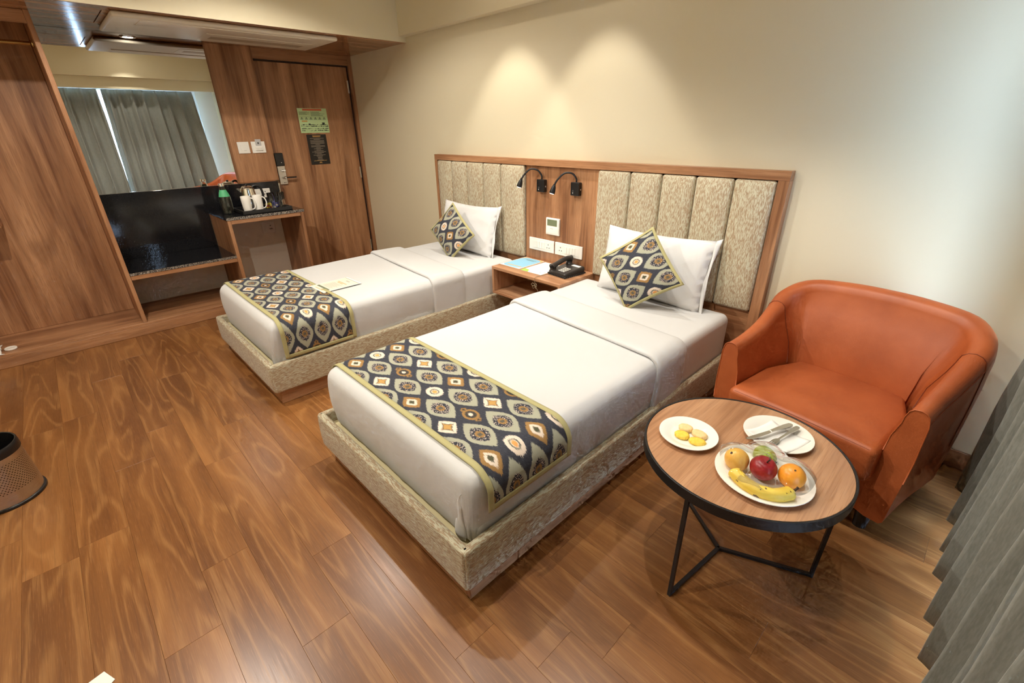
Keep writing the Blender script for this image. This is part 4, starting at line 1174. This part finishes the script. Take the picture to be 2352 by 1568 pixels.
def cling():
    bumps = [(-.078, -.020, .092, .05), (-.003, -.010, .097, .05), (-.02, .060, .084, .045), (.071, .014, .097, .05), (0, -.10, .050, .05), (.08, -.06, .055, .05), (-.05, -.075, .05, .04)]
    v = []; f = []; nr, na = 22, 64
    for i in range(nr + 1):
        r = .1405 * i / nr
        for k in range(na):
            th = 2 * PI * k / na; x, y_ = r * math.cos(th), r * math.sin(th)
            e = r / .142; ring = .0192 if e > .97 else .0192
            h = ring
            for bx, by, bh, bs in bumps:
                d = math.hypot(x - bx, y_ - by); h = max(h, ring + (bh - ring) * max(0, 1 - (d / (bs + .042)) ** 2))
            # slightly gathered pleats
            h += .0016 * math.sin(th * 9 + r * 40) * (1 - e) + .0015 * wob((x * 40, y_ * 40, 2))
            v.append((x, y_, h))
    for i in range(nr):
        for k in range(na): f.append((i * na + k, i * na + (k + 1) % na, (i + 1) * na + (k + 1) % na, (i + 1) * na + k))
    o = mesh_obj('cling_film', v, f, 'cling', None, True); o.location = (P3[0], P3[1], TZ + .0018)
    md = o.modifiers.new('sm', 'SMOOTH'); md.iterations = 14; md.factor = .5
    tag(o, 'clear shiny cling film stretched over the fruit plate', 'cling film')
cling()

# ================================================================== CURTAINS
def curtain(label, peaks, x_c, amp, ya_top, yb_top, ya_bot, yb_bot, z0, z1, ph0=0.0):
    t = thing('curtain', label, 'curtain', (0, 0, 0), group=None)
    n = max(60, int(abs(yb_bot - ya_bot) / .0085)); m = 26
    def phase(y_):
        if y_ >= peaks[0]: return 2 * PI * (peaks[0] - y_) / (peaks[0] - peaks[1])
        for i in range(len(peaks) - 1):
            if peaks[i] >= y_ >= peaks[i + 1]: return 2 * PI * (i + (peaks[i] - y_) / (peaks[i] - peaks[i + 1]))
        return 2 * PI * (len(peaks) - 1 + (peaks[-1] - y_) / (peaks[-2] - peaks[-1]))
    v = []; f = []
    for j in range(m + 1):
        w_ = j / m; z = z0 + (z1 - z0) * w_
        for i in range(n + 1):
            u = i / n
            yb_ = ya_bot + (yb_bot - ya_bot) * u; yt_ = ya_top + (yb_top - ya_top) * u
            k = w_ ** 1.3; y_ = yb_ * (1 - k) + yt_ * k
            ph_ = phase(yb_)
            a = amp * (1 - .40 * w_); c = math.cos(ph_)
            c = math.copysign(abs(c) ** .8, c) * .8 + .30 * math.cos(2 * ph_ + 1.1) * (.4 + .6 * w_) + .16 * math.cos(3.1 * ph_ + .5) * w_
            if w_ > .97: a *= .75
            elif w_ > .92: a *= 1.12
            x = x_c - a * c + .012 * wob((yb_ * 4, z * 1.2, 1)) + .006 * wob((yb_ * 13, z * 3, 5))
            y_ += .020 * math.sin(ph_) * (1 - .5 * w_) + .010 * wob((yb_ * 6, z * 1.5, 8))
            zz = z + (.006 * math.cos(ph_) if j == 0 else 0)
            v.append((x, y_, zz))
    for j in range(m):
        for i in range(n): k = j * (n + 1) + i; f.append((k, k + 1, k + n + 2, k + n + 1))
    o = mesh_obj('drape', v, f, 'curtain', t, True); md = o.modifiers.new('s', 'SOLIDIFY'); md.thickness = .0025; md.offset = 0
    return t
pk1 = [-.273, -.547, -.742, -.897, -1.119, -1.285, -1.47, -1.63]
pk2 = [-1.72 - .185 * i for i in range(12)]
curtain('grey pleated curtain nearest the orange armchair', pk1, 5.535, .060, -.385, -1.632, -.285, -1.705, .056, 2.142)
curtain('grey pleated curtain closest to the viewer', pk2, 5.522, .060, -1.672, -3.40, -1.678, -3.40, .056, 2.142)
t = thing('curtain_track', 'white curtain track fixed under the window beam', 'curtain track')
box('rail', 5.51, 5.535, -3.7, -0.30, 2.166, 2.180, 'frame_white', t, 0.002)
for i in range(4): box('bracket', 5.515, 5.530, -.5 - i * .95, -.48 - i * .95, 2.1805, 2.2995, 'frame_white', t, 0.001)
for i in range(18): box('glider', 5.517, 5.528, -.42 - i * .183, -.412 - i * .183, 2.1425, 2.1655, 'frame_white', t, 0.001)

# ================================================================== TEA COUNTER THINGS
CZ = 0.8305
t = thing('serving_tray', 'rectangular black tray on the tea counter', 'tray', (.505, -1.335, CZ))
box('tray_base', -.158, .158, -.205, .205, 0, .006, 'black_plastic', t, 0.001)
for nm, a in (('tray_side', (.150, .163, -.210, .210)), ('tray_side', (-.163, -.150, -.210, .210)), ('tray_side', (-.149, .149, .197, .210)), ('tray_side', (-.149, .149, -.210, -.197))): box(nm, *a, 0.0, .034, 'black_plastic', t, 0.003)
BZ = CZ + .0065
def mug(label, x, y_, rz):
    t = thing('mug', label, 'mug', (x, y_, BZ), rz)
    lathe('cup', [(0, 0), (.030, 0), (.033, .003), (.036, .04), (.039, .095), (.0395, .140), (.0385, .1415), (.037, .140), (.0365, .095), (.033, .04), (.029, .008), (0, .007)], 'china', t, 28)
    tube('handle', spline([(.0370, 0, .124), (.056, 0, .116), (.068, 0, .084), (.064, 0, .050), (.050, 0, .030), (.0340, 0, .027)], 6), .0052, 'china', t, 10)
mug('white tapered mug on the tray nearer the glass bottle', .580, -1.480, R(70)); mug('white tapered mug on the tray nearer the tumblers', .570, -1.382, R(70))
def tumbler(label, x, y_):
    t = thing('tumbler', label, 'glass', (x, y_, BZ))
    lathe('glass_wall', [(0, 0), (.027, 0), (.0285, .002), (.0325, .142), (.0315, .1435), (.0305, .142), (.0265, .012), (0, .010)], 'glass', t, 28)
tumbler('clear tumbler on the tray beside the mugs', .520, -1.247); tumbler('clear tumbler at the door end of the tray', .520, -1.160)
def sachet(label, x, y_, rz, mat, mat2, lean):
    t = thing('sachet', label, 'sachet', (x, y_, BZ), rz)
    v, f = rbox_data(-.026, .026, -.006, .006, 0, .046, .0055, 2, 1, 2); rm = Matrix.Rotation(lean, 3, 'X')
    mesh_obj('packet', [rm @ p for p in v], f, mat, t, True)
    v2 = [rm @ Vector(p) for p in ((-.022, -.0068, .014), (.022, -.0068, .014), (.022, -.0068, .028), (-.022, -.0068, .028))]; mesh_obj('printed_band', v2, [(0, 1, 2, 3)], mat2, t)
sachet('small yellow and red drink sachet on the tray behind the tumblers', .455, -1.262, R(80), 'yellow_pack', 'red_print', R(-12)); sachet('small blue sachet on the tray between the tumblers', .440, -1.195, R(75), 'blue_pack', 'white_plastic', R(-12))
# kettle
t = thing('electric_kettle', 'polished steel electric kettle with black handle on the tray', 'kettle', (.425, -1.405, BZ), R(75))
lathe('power_base', [(0, 0), (.078, 0), (.080, .004), (.078, .018), (.066, .022), (0, .022)], 'black_plastic', t, 28)
lathe('body', [(0, .0225), (.072, .0225), (.074, .03), (.072, .06), (.065, .12), (.057, .178), (.055, .190), (.050, .194), (0, .194)], 'chrome', t, 36)
lathe('lid', [(0, .1945), (.049, .1945), (.050, .199), (.040, .208), (.015, .213), (0, .214)], 'chrome', t, 28); lathe('lid_knob', [(0, .2135), (.010, .2135), (.012, .222), (.008, .226), (0, .2265)], 'black_plastic', t, 14)
tube('handle', spline([(.045, 0, .200), (.075, 0, .212), (.105, 0, .196), (.118, 0, .150), (.116, 0, .105), (.104, 0, .075), (.072, 0, .070)], 6), .0105, 'black_plastic', t, 10)
prism('spout', [(-.050, .150), (-.085, .190), (-.080, .194), (-.048, .192)], 1, -.012, .012, 'chrome', t)
# bottle
t = thing('glass_bottle', 'clear glass water bottle with a green neck label on the counter', 'bottle', (.440, -1.608, CZ))
lathe('glass_wall', [(0, 0), (.047, 0), (.050, .004), (.050, .120), (.046, .155), (.030, .195), (.022, .215), (.021, .232), (.0195, .232), (.0195, .214), (.028, .192), (.043, .153), (.047, .118), (.047, .008), (0, .006)], 'glass_bottle', t, 32)
lathe('cap', [(0, .2555), (.0225, .2555), (.0235, .253), (.0235, .2335), (.0225, .233), (0, .233)], 'chrome', t, 20)
lv = []; lf = []
for k in range(13):
    th = R(-75 + 130 * k / 12) 
    for z, r in ((.148, .0485), (.172, .0415), (.205, .0275)): lv.append((r * math.cos(th), r * math.sin(th), z))
for k in range(12):
    for j in range(2): a = k * 3 + j; lf.append((a, a + 1, a + 4, a + 3))
mesh_obj('neck_label', lv, lf, 'green_label', t, True)

# ================================================================== BIN, BITS ON THE PLATFORM AND FLOOR
g = G('perforated_steel', 0.28, (0.60, 0.57, 0.52, 1), 1.0); u_, v_, _ = g.coord('UV')
ru = u_ * 62.0; rv = v_ * 26.0; row = rv.floor(); sh_ = (row * 0.5).fract()
du = (ru + sh_).fract() - .5; dv = rv.fract() - .5
hole = ((du * du + dv * dv).lt(.055)) * v_.gt(.26) * v_.lt(.90)
seam = (u_ - 0.815).abs().gt(0.034)
hole = hole * seam
br = g.noise(g.vec(u_ * 3, v_ * 300, 0.0), 1.0, 2.0)
g.base(g.mix(hole, (0.60, 0.57, 0.52, 1), (0.012, 0.010, 0.009, 1))); g.link(1 - hole, g.b.inputs['Metallic']); g.rough(br * .15 + .22)
MAT['perforated'] = g.m
t = thing('waste_bin', 'perforated steel waste bin with black rim at the left edge', 'waste bin', (2.487, -3.268, 0))
n = 64; v = []; f = []; uv = []
for j, (r, z) in enumerate(((.126, .014), (.1255, .06), (.122, .14), (.118, .232))):
    for k in range(n + 1): th = 2 * PI * k / n; v.append((r * math.cos(th), r * math.sin(th), z)); uv.append((k / n, (z - .014) / .218))
for j in range(3):
    for k in range(n): a = j * (n + 1) + k; f.append((a, a + 1, a + n + 2, a + n + 1))
mesh_obj('perforated_wall', v, f, 'perforated', t, True, uv)
lathe('base_ring', [(0, .001), (.132, .001), (.134, .004), (.133, .012), (.127, .0145), (0, .0145)], 'black_plastic', t, 48)
lathe('rim_band', [(.1165, .2325), (.120, .2325), (.121, .235), (.1195, .250), (.1205, .253), (.119, .270), (.116, .2755), (.112, .274), (.1115, .240), (.1135, .2325), (.1165, .2325)], 'black_metal', t, 48)
lathe('liner', [(.1105, .262), (.110, .04), (0, .03)], 'black_plastic', t, 32)
pts = [Vector((.1268 * math.cos(R(a)), .1268 * math.sin(R(a)), .045 + .014 * math.sin(R(b)))) for a, b in zip(range(-66, -54, 2), range(-60, 60, 20))]
tube('logo_mark', pts, .0014, 'dark_grey', t, 5)
# paper bag and round soap box on the platform
t = thing('paper_bag', 'crumpled white paper bag lying on the wooden platform', 'bag', (.60, -3.345, .1005), R(4))
v, f = rbox_data(-.10, .10, -.085, .045, 0, .035, .016, 6, 4, 1)
mesh_obj('pouch', [Vector((p.x + .006 * wob((p.x * 30, p.y * 30, p.z * 30)), p.y + .006 * wob((p.y * 30, p.x * 30, 4)), max(0, p.z + .004 * wob((p.x * 40, p.y * 40, 9))))) for p in v], f, 'paper', t, True)
prism('crimped_corner', [(-.098, .03), (-.118, .055), (-.078, .046)], 2, .006, .009, 'paper', t); prism('crimped_corner', [(.085, .030), (.112, .056), (.100, .010)], 2, .006, .009, 'paper', t)
t = thing('soap_puck', 'small round white disc lying on the wooden platform', 'soap', (.604, -3.252, .1005))
lathe('puck', [(0, 0), (.030, 0), (.034, .003), (.034, .011), (.031, .014), (.026, .0125), (0, .0125)], 'china', t, 28)
t = thing('folded_paper', 'small folded cream paper on the floor at the bottom edge', 'paper', (3.80, -3.085, .001), R(30))
prism('sheet', [(-.05, -.06), (.06, -.06), (.045, .055), (-.01, .062)], 2, 0, .0015, 'paper', t); prism('flap', [(-.05, -.06), (.06, -.06), (.02, .02)], 2, .0015, .010, 'paper', t)

# ================================================================== SUB-PARTS: pieces that belong to a part rather than to the thing itself
SUB = {'key': 'body', 'label_card': 'body', 'pin_hole': 'plate', 'inner_frame': 'plate', 'rocker': 'plate', 'switch_mark': 'plate', 'card_slot': 'plate',
       'rocker_switch': 'switch_box', 'switch_dot': 'switch_box', 'side_button': 'switch_box', 'lid_knob': 'lid', 'handle_grip': 'door_handle',
       'thumb_turn': 'lock_plate', 'thumb_turn_bar': 'lock_plate', 'key_slot': 'lock_plate', 'status_light': 'reader_head', 'recess_shade': 'return_grille',
       'flap_gap_shade': 'body', 'handset_cup': 'handset', 'tine': 'fork_head', 'brand_print': 'flap', 'seat_seam': 'seat_cushion'}
for o in list(SC.objects):
    base = o.name.split('.')[0]
    if o.parent and base in SUB and o.parent.type == 'EMPTY':
        tgt = [c for c in o.parent.children if c.name.split('.')[0] == SUB[base]]
        if tgt and tgt[0] is not o: o.parent = tgt[0]
for o in list(SC.objects):
    if o.name.split('.')[0] == 'lens' and o.parent:
        tgt = [c for c in o.parent.children if c.name.split('.')[0] in ('lamp_head', 'trim_ring')]
        if tgt: o.parent = tgt[0]
